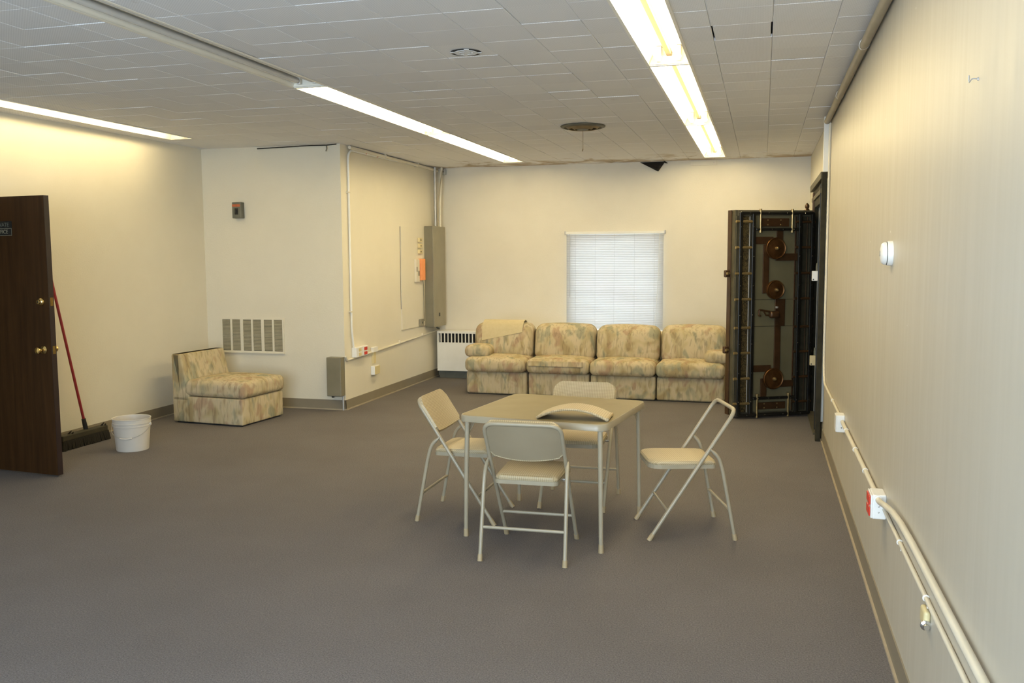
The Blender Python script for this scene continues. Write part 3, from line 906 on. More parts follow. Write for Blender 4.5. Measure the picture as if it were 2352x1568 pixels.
def back_pad(c):
    p = MB().sheet(pad_fn(0.532, 0.748, 0.010, FW + 0.006, 0.022), 22, 6, 0.013).build('backrest', 'weave', c)
    MB().sheet(pad_fn(0.527, 0.734, -0.002, FW - 0.006, 0.022), 22, 6, 0.010).build('back_plate', 'chair_back_metal', p)
    rim_ = [pad_fn(0.528, 0.734, 0.002, FW - 0.006, 0.022)(k / 16, 0.0)[0] for k in range(17)]
    MB().tube(rim_, 0.0055, 6).build('piping', 'weave', p)
make_chair('beige folding chair nearest the camera, seen from behind, pushed up to the card table', (-1.182, 4.637, 0), math.radians(1.5))
make_chair('beige folding chair at the left side of the card table, facing right', (-1.745, 5.207, 0), math.radians(-90))
make_chair('beige folding chair on the far side of the card table, in front of the sofa', (-1.13, 5.655, 0), math.radians(180))
make_chair('beige folding chair without its back pad, standing right of the card table', (-0.42, 5.222, 0), math.radians(107.9), pad=False)
# the missing pad lies arched on the table
lp = thing('chair_back_pad', 'curved beige chair back pad lying loose on the card table', 'chair pad', (-0.985, 4.83, TH + 0.001), math.radians(1))
def loose(u, v):
    t = 2 * u - 1
    z = 0.052 * (1 - t * t)
    return (t * 0.195, (v - 0.5) * 0.185, z), Vector((0.062 * 2 * t / 0.195 * 0.9, 0, 1))
lpo = MB().sheet(loose, 20, 5, 0.012).build('pad_cushion', 'weave', lp)
def loose2(u, v):
    p, n_ = loose(u, v)
    return (p[0], p[1], p[2] - 0.0), n_
hem = []
for sy in (-1, 1):
    hem.append(MB().tube([(0.195 * (2 * k / 14 - 1), sy * 0.0925, 0.052 * (1 - (2 * k / 14 - 1) ** 2) + 0.006) for k in range(15)], 0.0068, 6).build('hem', 'weave', lpo))
MB().tube([(0.193, -0.09, 0.010), (0.193, 0.09, 0.010)], 0.0095, 8).build('folded_edge', 'foot_cap', lpo)

# ------------------------------------------------------------------ vault frame
vf = thing('vault_frame', 'dark moulded steel frame of the vault doorway in the right wall', 'vault frame', (0.5, 8.9, 0))
def vb(name, x0, x1, y0, y1, z0, z1, mat, parent=vf, r=0.004):
    return MB().bbox(x0 - 0.5, x1 - 0.5, y0 - 8.9, y1 - 8.9, z0, z1, r).build(name, mat, parent)
nj = vb('near_jamb', 0.462, 0.503, 8.00, 8.06, 0.0, 2.275, 'vault_side')
vb('jamb_face', 0.492, 0.524, 8.14, VY0, 0.0, 2.275, 'vault_side')
vb('far_jamb', 0.485, 0.524, VY1, 9.78, 0.0, 2.275, 'vault_side')
vb('head', 0.485, 0.524, VY0, VY1, VZ, 2.275, 'vault_side')
vb('cornice', 0.455, 0.524, 8.06, 9.80, 2.225, 2.285, 'vault_slab')
vb('head_moulding', 0.470, 0.49, 8.16, 9.76, 2.12, 2.16, 'vault_slab')
for z0, z1 in ((0.20, 0.95), (1.05, 1.95)):
    vb('jamb_panel', 0.478, 0.493, 8.17, 8.27, z0, z1, 'vault_slab')
vb('jamb_rail', 0.466, 0.486, 9.47, 9.53, 0.05, 2.20, 'vault_bronze')
vb('jamb_rail', 0.466, 0.486, 8.275, 8.30, 0.05, 2.20, 'vault_black')
vb('threshold', 0.46, 0.62, VY0, VY1, 0.0, 0.02, 'vault_slab')
for k, z in enumerate((0.30, 0.52, 0.86, 1.12, 1.58, 1.80)):
    vb('jamb_lug', 0.452, 0.478, 9.46, 9.50, z, z + 0.05, 'vault_black', vf, 0.006)
for z, mt, nm, lb in ((1.40, 'white_plastic', 'alarm_contact', 'white square contact box on the upper hinge side of the vault frame'), (0.63, 'cushion_plain', 'alarm_contact', 'tan square contact box on the lower hinge side of the vault frame')):
    t = thing(nm, lb, 'contact box', (0.478, 8.60, z - 0.045), 0, 'contact boxes on the vault frame')
    MB().bbox(-0.046, 0.044, -0.02, 0.02, 0, 0.09, 0.005).build('cover', mt, t)
    MB().lathe([(0, 0), (0.006, 0), (0.004, 0.003), (0, 0.003)], (-0.032, -0.02, 0.014), 'y', 8, -1).build('screw', 'black', t)
    MB().tube([(-0.005, 0.0, 0.09), (-0.006, 0.0, 0.13), (-0.002, 0.01, 0.16)], 0.007, 6).tube([(0.012, 0.0, 0.0), (0.014, 0.0, -0.04), (0.02, 0.01, -0.07)], 0.007, 6).build('lead', 'dark_grey', t)
    MB().box(-0.01, 0.0465, 0.0, 0.02, 0.02, 0.07).build('bracket', 'dark_grey', t, smooth=False)
t1 = struct(MB().bbox(0.472, 0.5249, 8.062, 8.132, 0.16, H - 0.002, 0.003).build('trim_1', 'white_paint'), 'white upright board at the end of the painted panelling')

# ------------------------------------------------------------------ vault door
vd = thing('vault_door', 'heavy black vault door standing open, boltwork and bronze wheels on its inner face', 'vault door', (-0.255, 8.93, 0), math.radians(28))
S = 0.915
def vbox(name, s0, s1, y0, y1, z0, z1, mat, parent=vd, r=0.003):
    return MB().bbox(s0 * S, s1 * S, y0, y1, z0, z1, r).build(name, mat, parent)
slab = vbox('door_slab', -0.01, 0.885, 0.0, 0.13, 0.03, 2.022, 'vault_slab', vd, 0.006)
vbox('outer_plate', -0.022, -0.008, 0.06, 0.13, 0.03, 2.022, 'vault_bronze', slab)
vbox('top_step', 0.02, 0.885, -0.012, 0.0, 1.965, 2.018, 'vault_slab', slab)
vbox('center_plate', 0.185, 0.69, -0.014, 0.0, 0.19, 1.835, 'vault_plate')
vbox('plate_seam', 0.185, 0.69, -0.0155, -0.0138, 1.158, 1.162, 'vault_black', slab, 0.0005)
vbox('plate_seam', 0.185, 0.69, -0.0155, -0.0138, 0.898, 0.902, 'vault_black', slab, 0.0005)
vbox('top_plate', 0.185, 0.69, -0.012, 0.0, 1.845, 1.965, 'vault_plate')
vbox('bottom_plate', 0.185, 0.69, -0.012, 0.0, 0.06, 0.18, 'vault_plate')
vbox('filigree_panel', 0.055, 0.16, -0.012, 0.0, 0.06, 1.96, 'filigree')
vbox('steel_strip', 0.146, 0.153, -0.024, -0.012, 0.06, 1.96, 'galv')
vbox('steel_strip', 0.0, 0.010, -0.014, 0.0, 0.06, 1.96, 'vault_slab')
vbox('hinge_panel', 0.72, 0.84, -0.012, 0.0, 0.06, 1.96, 'vault_side')
vbox('edge_strip', 0.672, 0.69, -0.02, -0.012, 0.06, 1.96, 'vault_bronze')
vbox('edge_strip', 0.815, 0.822, -0.016, -0.010, 0.06, 1.96, 'vault_bronze')
def rail(s0, s1, z0, z1):
    o = vbox('bolt_rail', s0, s1, -0.062, -0.036, z0, z1, 'vault_black', vd, 0.008)
    m = MB()
    horiz = (s1 - s0) > (z1 - z0)
    n = 4 if horiz else 7
    for k in range(n):
        t = (k + 0.5) / n
        p = (((s0 + (s1 - s0) * t) * S), -0.062, (z0 + z1) / 2) if horiz else ((s0 + s1) / 2 * S, -0.062, z0 + (z1 - z0) * t)
        m.lathe([(0, 0), (0.006, 0), (0.004, 0.004), (0, 0.0045)], p, 'y', 8, -1)
    so_ = m.build('rail_screws', 'chrome', o)
    return o
for s in (0.033, 0.178, 0.712, 0.858):
    rail(s - 0.021, s + 0.021, 0.03, 2.0)
rail(0.03, 0.87, 1.975, 2.005); rail(0.20, 0.70, 1.822, 1.85)
rail(0.03, 0.87, 0.022, 0.055); rail(0.20, 0.70, 0.185, 0.213)
for z in (1.908, 1.662, 1.414, 1.167, 0.892, 0.647, 0.398, 0.153):
    MB().tube([(-0.022 * S, -0.048, z), (0.172 * S, -0.048, z)], 0.0135, 12).lathe([(0.0, 0), (0.010, 0), (0.0135, 0.004)], (-0.0235 * S, -0.048, z), 'x', 12).build('lock_bolt', 'vault_bolt', vd)
    MB().tube([(0.665 * S, -0.048, z), (0.885 * S, -0.048, z)], 0.0125, 12).build('lock_bolt', 'vault_bronze', vd)
for s in (0.252, 0.617):
    for za, zb in ((1.805, 2.03), (0.01, 0.225)):
        MB().tube([(s * S, -0.052, za), (s * S, -0.052, zb)], 0.0115, 12).lathe([(0, 0), (0.016, 0), (0.016, 0.018), (0, 0.018)], (s * S, -0.052, za if za > 1 else zb), 'z', 12).build('lock_bolt', 'vault_bolt', vd)
def strap(s0, s1, z0, z1): return vbox('drag_strap', s0, s1, -0.030, -0.0155, z0, z1, 'vault_bronze')
for q in ((0.265, 0.595, 1.862, 1.942), (0.20, 0.42, 1.695, 1.765), (0.455, 0.53, 1.66, 1.825), (0.305, 0.375, 1.22, 1.69), (0.45, 0.70, 1.535, 1.605),
          (0.455, 0.57, 0.90, 1.165), (0.455, 0.525, 0.42, 0.90), (0.20, 0.42, 0.455, 0.52), (0.45, 0.69, 0.30, 0.365), (0.305, 0.375, 0.21, 0.39), (0.27, 0.60, 0.085, 0.155)):
    strap(*q)
pl = MB()
for s in (0.35, 0.50):
    for z in (1.88, 1.925, 0.10, 0.14):
        pl.lathe([(0, 0), (0.008, 0), (0.005, 0.005), (0, 0.005)], (s * S, -0.030, z), 'y', 8, -1)
pl.build('rivets', 'vault_bolt', slab)
for s, z, R_ in ((0.438, 1.654, 0.104), (0.444, 1.255, 0.092), (0.442, 0.387, 0.104)):
    wo = MB().lathe([(0, 0.0), (R_ * 1.0, 0.0), (R_ * 1.0, 0.022), (R_ * 0.95, 0.028), (R_ * 0.86, 0.022), (R_ * 0.80, 0.022), (R_ * 0.3, 0.032), (0.0, 0.034)], (s * S, -0.030, z), 'y', 36, -1).build('gear_wheel', 'vault_wheel', vd)
    MB().lathe([(0, 0.0), (0.019, 0.0), (0.017, 0.018), (0.009, 0.030), (0.0, 0.032)], (s * S, -0.0635, z), 'y', 16, -1).build('hub', 'vault_bolt', wo)
lk = MB().rbox((0.425 * S, -0.062, 1.015), (0.105, 0.066, 0.068), 0.024, 3, 2).build('lock_case', 'vault_bronze', vd)
MB().tube(rpath([(0.37 * S, -0.07, 1.045), (0.245 * S, -0.07, 1.065), (0.245 * S, -0.07, 1.01), (0.265 * S, -0.07, 1.005)], 0.012, 3), 0.010, 8).tube([(0.30 * S, -0.07, 1.05), (0.33 * S, -0.066, 1.01), (0.37 * S, -0.06, 1.01)], 0.008, 8).build('throw_lever', 'vault_bronze', lk)
vbox('lock_stop', 0.455, 0.48, -0.05, -0.03, 1.075, 1.095, 'galv')
for z in (1.412, 0.671):
    o = MB().bbox(-0.078 * S, -0.025 * S, 0.06, 0.10, z - 0.035, z + 0.035, 0.01).build('side_handle', 'vault_bronze', vd)
    MB().tube([(-0.05 * S, 0.06, z), (-0.055 * S, 0.01, z + 0.005), (-0.09 * S, 0.0, z + 0.005)], [0.012, 0.010, 0.013], 8).build('handle_spindle', 'vault_bolt', o)
hg = MB().tube([(0.862 * S, 0.075, 0.04), (0.862 * S, 0.075, 2.03)], 0.028, 12).build('hinge_post', 'vault_side', vd)
MB().lathe([(0.0, 0.075), (0.006, 0.072), (0.016, 0.062), (0.022, 0.045), (0.020, 0.030), (0.013, 0.022), (0.020, 0.014), (0.026, 0.0)], (0.848 * S, 0.045, 2.02), 'z', 16).build('finial', 'vault_bronze', hg)

# ------------------------------------------------------------------ convector under the window
cv = thing('convector', 'low white wall convector with a slotted top, left of the sofa', 'radiator', (-4.09, 11.04, 0))
CL = 2.3
bdy = MB()
bdy.box(0, CL, 0.0, 0.02, 0.10, 0.472).box(0, CL, 0.0, 0.02, 0.592, 0.618).box(0, CL, 0.02, 0.235, 0.60, 0.622).box(0, 0.02, 0.02, 0.235, 0.10, 0.60).box(CL - 0.02, CL, 0.02, 0.235, 0.10, 0.60)
for k in range(int(CL / 0.0478)):
    bdy.box(k * 0.0478, k * 0.0478 + 0.0125, 0.0, 0.02, 0.472, 0.592)
bdy.build('casing', 'white_paint', cv, smooth=False)
MB().box(0.02, CL - 0.02, 0.05, 0.06, 0.40, 0.598).build('fin_core', 'void', cv, smooth=False)
MB().box(0.01, CL - 0.01, 0.06, 0.08, 0.0, 0.10).build('kick_plate', 'dark_grey', cv, smooth=False)
for k in range(3):
    MB().box(0.05 + k * 1.05, 0.09 + k * 1.05, 0.08, 0.20, 0.0, 0.10).build('foot', 'galv', cv, smooth=False)

# ------------------------------------------------------------------ return-air grille, switch, corner box
gr = thing('return_air_grille', 'white wall grille with six louvred panels behind the slipper chair', 'air vent', (-5.24, Y1, 0.575))
GW, GH = 0.385, 0.38
fm = MB()
cols = []
xs = -GW + 0.03
for k in range(6):
    cols.append((xs, xs + 0.098)); xs += 0.098 + (0.022 if k % 2 == 0 else 0.033)
edges = [-GW] + [c for p in cols for c in p] + [GW]
for k in range(0, len(edges), 2):
    fm.box(edges[k], edges[k + 1], -0.012, 0.0, 0.025, GH - 0.02)
fm.box(-GW, GW, -0.012, 0.0, 0.0, 0.025).box(-GW, GW, -0.012, 0.0, GH - 0.02, GH)
fm.box(-GW, GW, -0.022, -0.012, 0.0, 0.012)
fm.build('grille_frame', 'wall', gr, smooth=False)
M['louvre'] = mottled('louvre_metal', (0.30, 0.275, 0.195), (0.36, 0.33, 0.24), 12, 0.5)
for a, b_ in cols:
    pn = MB().box(a, b_, -0.002, -0.0005, 0.025, GH - 0.02).build('louvre_panel', 'void', gr, smooth=False)
    lv = MB()
    for k in range(22):
        z = 0.032 + k * 0.0152
        lv.prism([(-0.010, z), (-0.009, z - 0.001), (-0.002, z + 0.011), (-0.003, z + 0.012)], a, b_, 'x')
    lv.build('louvres', 'louvre', pn, smooth=False)
    MB().box(a, b_, -0.0112, -0.009, 0.18, 0.19).build('tie_bar', 'louvre', pn, smooth=False)

sw = thing('safety_switch', 'small grey breaker box with a red label high on the wall above the grille', 'switch box', (-5.337, Y1, 2.004))
MB().bbox(-0.052, 0.052, -0.072, 0, 0, 0.168, 0.005).build('enclosure', 'dark_grey', sw)
MB().box(-0.050, 0.044, -0.0735, -0.072, 0.12, 0.146).build('label_strip', 'label_orange', sw, smooth=False)
tg = MB().box(-0.02, 0.02, -0.074, -0.072, 0.038, 0.105).build('toggle_slot', 'black', sw, smooth=False)
MB().bbox(-0.008, 0.008, -0.088, -0.074, 0.06, 0.085, 0.003).build('toggle', 'black', tg)

gb = thing('junction_cabinet', 'grey steel box at the outer wall corner above the baseboard', 'junction box', (-4.245, Y1, 0.155))
MB().bbox(-0.085, 0.078, -0.095, 0, 0.0, 0.405, 0.004).build('body', 'grey_box', gb)
MB().bbox(-0.080, 0.073, -0.10, -0.095, 0.006, 0.399, 0.002).build('cover', 'grey_box', gb)
MB().lathe([(0, 0), (0.016, 0), (0.014, 0.018), (0, 0.018)], (-0.04, -0.05, 0.0), 'z', 12, -1).build('conduit_hub', 'black', gb)
MB().tube([(0.062, -0.02, 0.005), (0.062, -0.02, -0.154)], 0.010, 8).build('conduit_stub', 'galv', gb)

# ------------------------------------------------------------------ utility wall: panel, backboard, blocks
ub = thing('backboard', 'cream painted plywood board on the utility wall beside the tall grey panel', 'board', (XC, 10.6, 0.715))
MB().box(0, 0.014, -0.58, 0.60, 0, 1.235).build('sheet', 'wall', ub, smooth=False)
MB().box(0, 0.002, -0.588, -0.58, 0.25, 1.235).build('painted_shadow_strip', 'void', ub, smooth=False)  # thin dark strip painted in as the shadow along the board's near edge
ep = thing('electrical_panel', 'tall grey electrical cabinet mounted in the back corner beside the window wall', 'electrical panel', (XC + 0.014, 10.77, 0.69))
MB().bbox(0.0, 0.108, 0.012, 0.448, 0.0, 1.285, 0.004).build('cabinet', 'grey_box', ep)
dr = MB().bbox(0.108, 0.122, 0.012, 0.45, 0.0, 1.287, 0.004).build('cover', 'grey_box_light', ep)
MB().bbox(0.122, 0.130, 0.20, 0.22, 0.13, 0.175, 0.003).build('latch', 'black', dr)
MB().box(0.0, 0.104, 0.008, 0.012, 0.02, 1.27).build('side_seam', 'grey_box', ep, smooth=False)
MB().tube([(0.05, 0.30, 0.01), (0.05, 0.30, -0.025), (0.055, 0.34, -0.04), (0.05, 0.37, -0.045)], 0.014, 8).build('bottom_elbow', 'dark_grey', ep)
for k, (z, lab) in enumerate(((1.80, 'topmost of three small ivory jacks beside the grey cabinet'), (1.728, 'middle of three small ivory jacks beside the grey cabinet'), (1.656, 'lowest of three small ivory jacks beside the grey cabinet'))):
    jk = thing('phone_jack', lab, 'phone jack', (XC + 0.014, 10.60, z - 0.028), 0, 'phone jacks on the backboard')
    MB().bbox(0, 0.026, -0.05, 0.055, 0, 0.052, 0.005).build('jack_box', 'ivory', jk)
    MB().box(0.026, 0.028, -0.012, 0.012, 0.016, 0.034).build('socket', 'black', jk, smooth=False)
tb_ = thing('terminal_block', 'orange and grey telephone terminal block on the backboard', 'terminal block', (XC + 0.014, 10.57, 1.275))
MB().bbox(0, 0.03, -0.15, -0.03, 0.0, 0.285, 0.006).build('grey_module', 'cream_pipe', tb_)
MB().bbox(0, 0.048, -0.02, 0.12, 0.02, 0.29, 0.006).build('orange_module', 'orange', tb_)
MB().box(0.03, 0.034, -0.14, -0.12, 0.13, 0.19).box(0.03, 0.034, -0.08, -0.05, 0.08, 0.14).build('contact', 'dark_grey', tb_, smooth=False)
MB().tube([(0.012, 0.12, 0.02), (0.010, 0.145, -0.1), (0.010, 0.15, -0.5)], 0.004, 6).build('wire_bundle', 'dark_grey', tb_)
mb_ = thing('small_terminal_box', 'small olive terminal box low on the backboard by the cabinet', 'terminal box', (XC + 0.014, 10.60, 0.722))
MB().bbox(0, 0.03, -0.05, 0.06, 0.0, 0.085, 0.005).build('box_body', 'grey_box_light', mb_)
MB().lathe([(0, 0), (0.012, 0), (0.010, 0.008), (0, 0.008)], (0.03, 0.0, 0.04), 'x', 10).build('knockout', 'dark_grey', mb_)
# conduits on the utility wall
cd = thing('conduit_drop', 'white conduit bending from the ceiling down to the outlet box on the utility wall', 'conduit', (XC, 8.63, 0.64))
MB().tube(rpath([(0.016, 2.53, 2.075), (0.016, 0.0, 2.055), (0.016, 0.0, 0.18), (0.02, 0.03, 0.0)], 0.12, 8), 0.012, 10).build('pipe', 'white_paint', cd)
for z in (0.38, 1.62):
    MB().bbox(0.0, 0.030, -0.035, 0.018, z - 0.008, z + 0.008, 0.003).build('strap', 'cream_pipe', cd)
for y, z in ((0.42, 2.0605), (0.72, 2.0625)):
    MB().tube([(0.016, y, z), (0.016, y + 0.018, z)], 0.0135, 10).tube([(0.016, y, z - 0.015), (0.02, y, z + 0.03)], 0.004, 6).build('red_tag', 'red', cd)
cp = thing('ceiling_conduit', 'cream pipe running along the top of the utility wall', 'conduit', (XC, 8.62, 2.705))
MB().tube([(0.04, 0.0, 0.012), (0.04, 2.6, 0.004)], 0.018, 10).build('pipe', 'cream_pipe', cp)
for y in (0.9, 1.9):
    MB().bbox(0.0, 0.06, y - 0.01, y + 0.01, -0.012, 0.034, 0.003).build('strap', 'cream_pipe', cp)
rs = thing('corner_riser', 'pale pipes rising from the grey cabinet to the ceiling in the corner', 'conduit', (XC + 0.06, 11.05, 1.976))
MB().tube([(0.0, 0.03, 0.0), (0.0, 0.03, 0.76)], 0.021, 10).build('pipe', 'galv', rs)
MB().tube([(0.05, 0.06, 0.0), (0.055, 0.06, 0.30), (0.075, 0.08, 0.76)], 0.016, 10).build('pipe', 'cream_pipe', rs)
MB().tube([(0.035, 0.02, 0.0), (0.04, 0.01, 0.3), (0.09, 0.06, 0.72)], 0.006, 6).build('cable', 'tan_pipe', rs)
ob = thing('octagon_box', 'small steel junction box at the ceiling in the back corner', 'junction box', (-4.06, YB, 2.655))
MB().bbox(-0.035, 0.04, -0.05, 0, 0, 0.075, 0.006).build('box_body', 'galv', ob)
MB().lathe([(0, 0), (0.014, 0), (0, 0.004)], (0.0, -0.05, 0.04), 'y', 10, -1).build('knockout', 'black', ob)
rc = thing('surface_raceway', 'cream surface raceway running low along the utility wall to the convector', 'raceway', (XC, 8.48, 0.5))
MB().tube(rpath([(0.012, -0.004, 0.065), (0.012, 0.03, 0.02), (0.012, 1.0, 0.052), (0.012, 2.77, 0.115)], 0.03, 4), 0.0125, 8).build('channel', 'cream_pipe', rc)
for y in (0.45, 1.45, 2.2):
    MB().bbox(0.0, 0.027, y - 0.012, y + 0.012, 0.018 + y * 0.034, 0.05 + y * 0.034, 0.003).build('strap', 'cream_pipe', rc)
def receptacle(parent, x, y, z0, z1, mat, w=0.045):
    p = MB().bbox(x, x + 0.004, y - w / 2 - 0.012, y + w / 2 + 0.012, z0 - 0.006, z1 + 0.006, 0.002).build('cover_plate', 'white_plastic', parent)
    zc = (z0 + z1) / 2
    for a in (-1, 1):
        MB().bbox(x + 0.004, x + 0.008, y - w / 2, y + w / 2, zc + a * 0.024 - 0.017, zc + a * 0.024 + 0.017, 0.003).build('outlet', mat, p)
    return p
o1 = thing('outlet_box', 'white double outlet box on the utility wall with ivory and red sockets', 'outlet', (XC, 8.79, 0.535))
MB().bbox(0, 0.055, -0.14, 0.155, 0, 0.105, 0.006).build('box_body', 'white_plastic', o1)
receptacle(o1, 0.055, -0.065, 0.008, 0.096, 'ivory', 0.062); receptacle(o1, 0.055, 0.08, 0.008, 0.096, 'red', 0.075)
o2 = thing('raceway_tee', 'small white tee fitting on the raceway of the utility wall', 'fitting', (XC, 9.16, 0.525))
MB().bbox(0, 0.035, -0.04, 0.09, 0.012, 0.07, 0.005).build('box_body', 'white_plastic', o2)
MB().bbox(0, 0.022, -0.01, 0.06, -0.115, 0.012, 0.004).build('drop_channel', 'ivory', o2)
o3 = thing('telephone_outlet', 'white wall box with an ivory plate below the raceway tee', 'outlet', (XC, 9.19, 0.288))
MB().bbox(0, 0.045, -0.07, 0.07, 0, 0.10, 0.005).build('box_body', 'white_plastic', o3)
MB().bbox(0.045, 0.050, -0.066, 0.066, 0.004, 0.096, 0.002).build('cover_plate', 'ivory', o3)

# ------------------------------------------------------------------ right wall fittings
sd = thing('smoke_detector', 'round white smoke detector on the right wall', 'smoke detector', (XR, 4.10, 1.60))
MB().lathe([(0, 0), (0.052, 0), (0.052, 0.016), (0.049, 0.021)], axis='x', n=36, sgn=-1).build('base', 'white_plastic', sd)
MB().lathe([(0.045, 0.019), (0.045, 0.025)], axis='x', n=36, sgn=-1).build('gap_ring', 'dark_grey', sd)
MB().lathe([(0.048, 0.024), (0.048, 0.032), (0.040, 0.042), (0.022, 0.046), (0.014, 0.0465), (0, 0.0465)], axis='x', n=36, sgn=-1).build('cover', 'white_plastic', sd)
MB().lathe([(0, 0.046), (0.012, 0.046), (0.012, 0.049), (0, 0.049)], axis='x', n=16, sgn=-1).build('test_button', 'galv', sd)
def rconduit(name, label, y0, y1, x, z, r, mat, straps, extra=None):
    t = thing(name, label, 'conduit', (XR, y0, z))
    pts = extra or [(x - XR, 0, 0), (x - XR, y1 - y0, 0)]
    MB().tube(pts, r, 10).build('pipe', mat, t)
    for y in straps:
        s_ = MB().tube([(x - XR + (r + 0.001) * math.cos(a), y - y0, (r + 0.001) * math.sin(a)) for a in [math.radians(q) for q in range(20, 341, 32)]], 0.003, 5)
        s_.bbox(-0.006, 0, y - y0 - 0.006, y - y0 + 0.006, -r - 0.024, -r, 0.001)
        s_.build('strap', 'white_plastic', t)
    return t
rconduit('conduit', 'thick cream conduit from the red outlet box toward the camera along the right wall', -1.5, 3.99, 0.508, 0.575, 0.0125, 'cream_pipe', (), [(-0.020, 0, 0.05), (-0.020, 4.70, 0.05), (-0.021, 4.95, 0.046), (-0.024, 5.15, 0.034), (-0.029, 5.33, 0.010), (-0.033, 5.43, -0.006), (-0.034, 5.50, -0.012)])
rconduit('conduit', 'thin cream cable tube below the thick conduit on the right wall', -1.5, 4.0, 0.516, 0.522, 0.0078, 'cream_pipe', (2.2, 2.98, 3.55))
rconduit('conduit', 'cream conduit between the two white boxes on the right wall', 4.12, 6.0, 0.508, 0.535, 0.0115, 'cream_pipe', (4.65, 5.15, 5.7))
rconduit('conduit', 'cream cable tube dropping beside the vault frame then running to the blank white box', 6.12, 7.96, 0.514, 0.53, 0.0095, 'cream_pipe', (6.9,), rpath([(-0.011, 0, 0), (-0.011, 1.70, 0.0), (-0.011, 1.84, 0.16), (-0.011, 1.84, 2.14)], 0.10, 5))
b2_ = thing('outlet_box', 'white outlet box with red sockets on the right wall', 'outlet', (XR, 4.06, 0.478))
MB().bbox(-0.055, 0, -0.06, 0.06, 0, 0.105, 0.005).build('box_body', 'white_plastic', b2_)
cpb = MB().bbox(-0.062, -0.055, -0.058, 0.058, 0.002, 0.103, 0.003).build('cover_plate', 'white_plastic', b2_)
for yy in (-0.028, 0.028):
    for zz in (0.028, 0.077):
        MB().bbox(-0.0685, -0.062, yy - 0.021, yy + 0.021, zz - 0.019, zz + 0.019, 0.003).build('outlet', 'red', cpb)
MB().tube([(-0.034, -0.060, 0.085), (-0.034, -0.068, 0.085)], 0.019, 12).build('conduit_collar', 'white_plastic', b2_)
MB().lathe([(0, 0), (0.004, 0), (0, 0.002)], (-0.030, -0.06, 0.03), 'y', 8, -1).lathe([(0, 0), (0.004, 0), (0, 0.002)], (-0.030, -0.06, 0.055), 'y', 8, -1).build('screw', 'galv', b2_)
b1_ = thing('junction_box', 'blank white junction box on the right wall nearest the vault', 'junction box', (XR, 6.06, 0.465))
MB().bbox(-0.05, 0, -0.055, 0.055, 0, 0.11, 0.005).build('box_body', 'white_plastic', b1_)
MB().bbox(-0.055, -0.05, -0.053, 0.053, 0.002, 0.108, 0.002).build('cover_plate', 'white_plastic', b1_)
MB().lathe([(0, 0), (0.004, 0), (0, 0.002)], (-0.02, -0.055, 0.03), 'y', 8, -1).build('screw', 'dark_grey', b1_)
iv = thing('coax_outlet', 'small ivory coax outlet low on the right wall with a round metal knob', 'outlet', (XR, 2.98, 0.435))
MB().rbox((-0.010, 0, 0.028), (0.020, 0.075, 0.056), 0.0098, 3, 3).build('cover', 'ivory', iv)
MB().lathe([(0, 0), (0.016, 0), (0.016, 0.006), (0.009, 0.010), (0.008, 0.022), (0, 0.022)], (-0.014, -0.036, 0.014), 'y', 16, -1).build('knob', 'chrome', iv)
cl = thing('ceiling_pipe', 'tan pipe along the top of the right wall under the ceiling', 'pipe', (XR - 0.03, YR + 0.1, 2.70))
MB().tube([(0, 0, 0), (0, 8.05 - YR - 0.1, -0.004)], 0.0245, 12).build('pipe', 'tan_pipe', cl)
for y in (5.2, 6.78):
    MB().tube([(0.026 * math.cos(a), y - YR - 0.1 + 0.02 * math.sin(2 * a), 0.026 * math.sin(a)) for a in [math.radians(q) for q in range(0, 361, 30)]], 0.0022, 5).build('wire_tie', 'white_plastic', cl)
nl = thing('wall_hook', 'tiny wire hook high on the right wall', 'hook', (XR, 2.60, 2.045))
MB().tube(rpath([(0.0, 0, 0), (-0.016, 0.0, 0.002), (-0.02, 0.012, -0.008), (-0.02, 0.014, 0.012)], 0.006, 3), 0.0018, 6).build('wire', 'galv', nl)
MB().lathe([(0, 0), (0.005, 0), (0.004, 0.003), (0, 0.003)], (0, 0, 0), 'x', 8, -1).build('screw_head', 'galv', nl)

# ------------------------------------------------------------------ ceiling fittings
sp_ = thing('ceiling_speaker', 'small round slotted speaker grille set in the ceiling tiles', 'speaker', (-1.637, 4.945, H))
MB().lathe([(0, -0.001), (0.088, -0.001), (0.088, 0.0005)], n=40).build('backing', 'void', sp_)
def arc(r0, r1, a0, a1, n=8):
    return [(r0 * math.cos(math.radians(a0 + (a1 - a0) * k / n)), r0 * math.sin(math.radians(a0 + (a1 - a0) * k / n))) for k in range(n + 1)] + [(r1 * math.cos(math.radians(a1 - (a1 - a0) * k / n)), r1 * math.sin(math.radians(a1 - (a1 - a0) * k / n))) for k in range(n + 1)]
gp = MB()
gp.lathe([(0, -0.0035), (0.028, -0.0035), (0.028, -0.001)], n=24)
for a in range(0, 360, 30):
    gp.prism(arc(0.040, 0.066, a, a + 30, 4), -0.0035, -0.001)
for a in (20, 110, 200, 290):
    gp.prism(arc(0.026, 0.042, a - 15, a + 15, 4), -0.0034, -0.001)
    gp.prism(arc(0.064, 0.090, a - 9, a + 9, 4), -0.0034, -0.001)
gp.build('grille', 'tile', sp_, smooth=False)
df = thing('ceiling_diffuser', 'round dark metal air diffuser in the ceiling above the sofa', 'air vent', (-1.56, 7.99, H - 0.001))
M['diff'] = mottled('aged_diffuser_metal', (0.075, 0.072, 0.05), (0.13, 0.115, 0.075), 6, 0.55)
M['diff_in'] = mottled('rusty_diffuser_cone', (0.16, 0.105, 0.045), (0.24, 0.17, 0.08), 9, 0.55)
MB().lathe([(0.196, 0.0), (0.200, -0.004), (0.196, -0.012), (0.170, -0.020), (0.165, -0.016), (0.165, 0.0)], n=48).build('rim', 'diff', df)
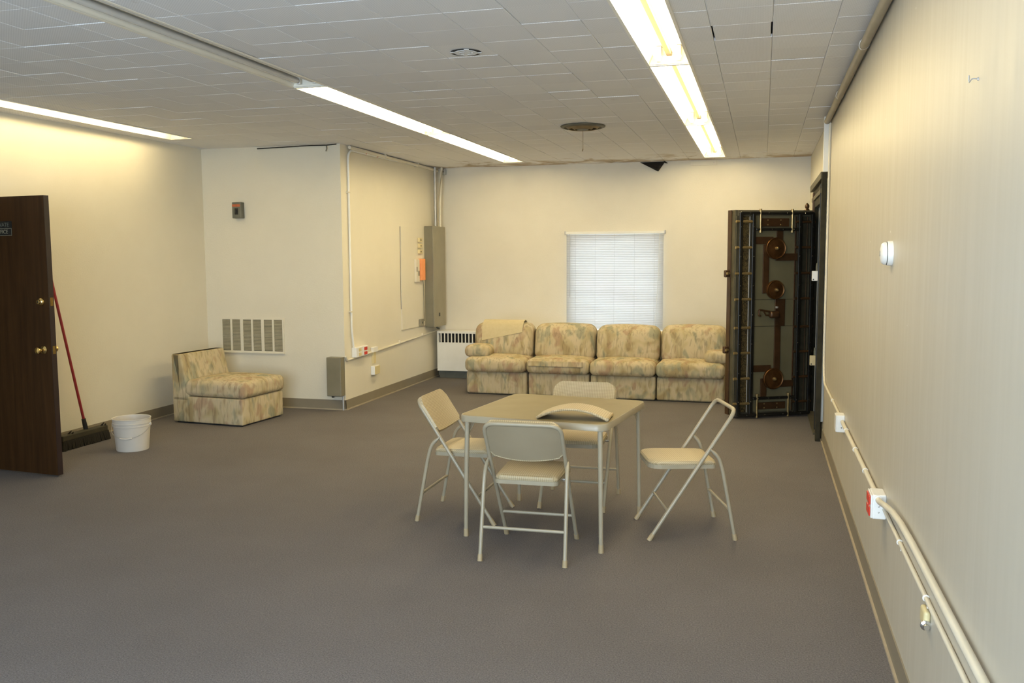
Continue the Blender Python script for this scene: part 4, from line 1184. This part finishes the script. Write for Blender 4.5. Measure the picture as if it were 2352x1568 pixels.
MB().lathe([(0.160, -0.002), (0.125, -0.030), (0.121, -0.028), (0.150, -0.001)], n=48).build('cone', 'diff_in', df)
MB().lathe([(0.110, -0.002), (0.075, -0.034), (0.071, -0.032), (0.100, -0.001)], n=40).build('cone', 'diff_in', df)
MB().lathe([(0.0, -0.036), (0.05, -0.036), (0.062, -0.002), (0, -0.002)], n=32).build('hub_plate', 'diff', df)
MB().lathe([(0, -0.0005), (0.168, -0.0005), (0.168, 0.0008)], n=32).build('throat', 'void', df)
lv = MB()
for k in range(30):
    a = 2 * PI * k / 30
    c_, s_ = math.cos(a), math.sin(a)
    lv.tube([(0.128 * c_, 0.128 * s_, -0.006), (0.160 * c_, 0.160 * s_, -0.012)], 0.004, 5)
lvo = lv.build('vanes', 'diff_in', df)
MB().tube([(0, 0, -0.034), (0.001, 0.0, -0.20)], 0.0022, 6).tube([(0.001, 0, -0.20), (-0.004, 0, -0.222)], 0.004, 6).build('pull_rod', 'diff_in', df)
fl = thing('torn_plastic', 'black plastic sheet torn and hanging where the back wall meets the ceiling', 'plastic sheet', (-1.33, YB - 0.002, 2.725))
def flap(u, v):
    tl, tr, tip = Vector((-0.155, 0, 0.008)), Vector((0.155, 0, 0.008)), Vector((0.075, -0.05, -0.115))
    a = tl.lerp(tip, v); b_ = tr.lerp(tip, v * 0.97)
    p = a.lerp(b_, u)
    p.y -= 0.016 + 0.012 * math.sin(5 * u) * v + 0.02 * v * (1 - u)
    return p, Vector((0.1 * math.cos(5 * u), -1, 0.2))
MB().sheet(flap, 10, 8, 0.0025).build('sheet', 'black', fl)
MB().tube([(0.14, -0.02, 0.008), (0.165, -0.03, -0.005), (0.185, -0.02, -0.012)], [0.012, 0.010, 0.003], 6).build('torn_end', 'black', fl)
pb = thing('patch_board', 'short pale board nailed at the top of the back wall under the last right-hand lamp', 'board', (-0.712, YB, 2.675))
MB().bbox(-0.155, 0.155, -0.018, 0, 0, 0.062, 0.002).build('plank', 'wall_back', pb)
MB().lathe([(0, 0), (0.004, 0), (0, 0.002)], (0.12, -0.018, 0.03), 'y', 8, -1).build('nail_head', 'galv', pb)
cw_ = thing('loose_cable', 'thin dark cable running along the ceiling edge to the outer wall corner', 'cable', (-4.9, Y1 - 0.02, 2.70))
MB().tube([(-0.2, 0, 0.02), (0.2, -0.005, 0.026), (0.42, -0.005, 0.03), (0.60, -0.01, 0.026), (0.71, -0.01, 0.033)], 0.006, 6).build('wire', 'black', cw_)
MB().tube([(0.60, -0.01, 0.03), (0.605, -0.015, -0.01), (0.595, -0.015, -0.035)], 0.006, 6).build('dangling_end', 'dark_grey', cw_)
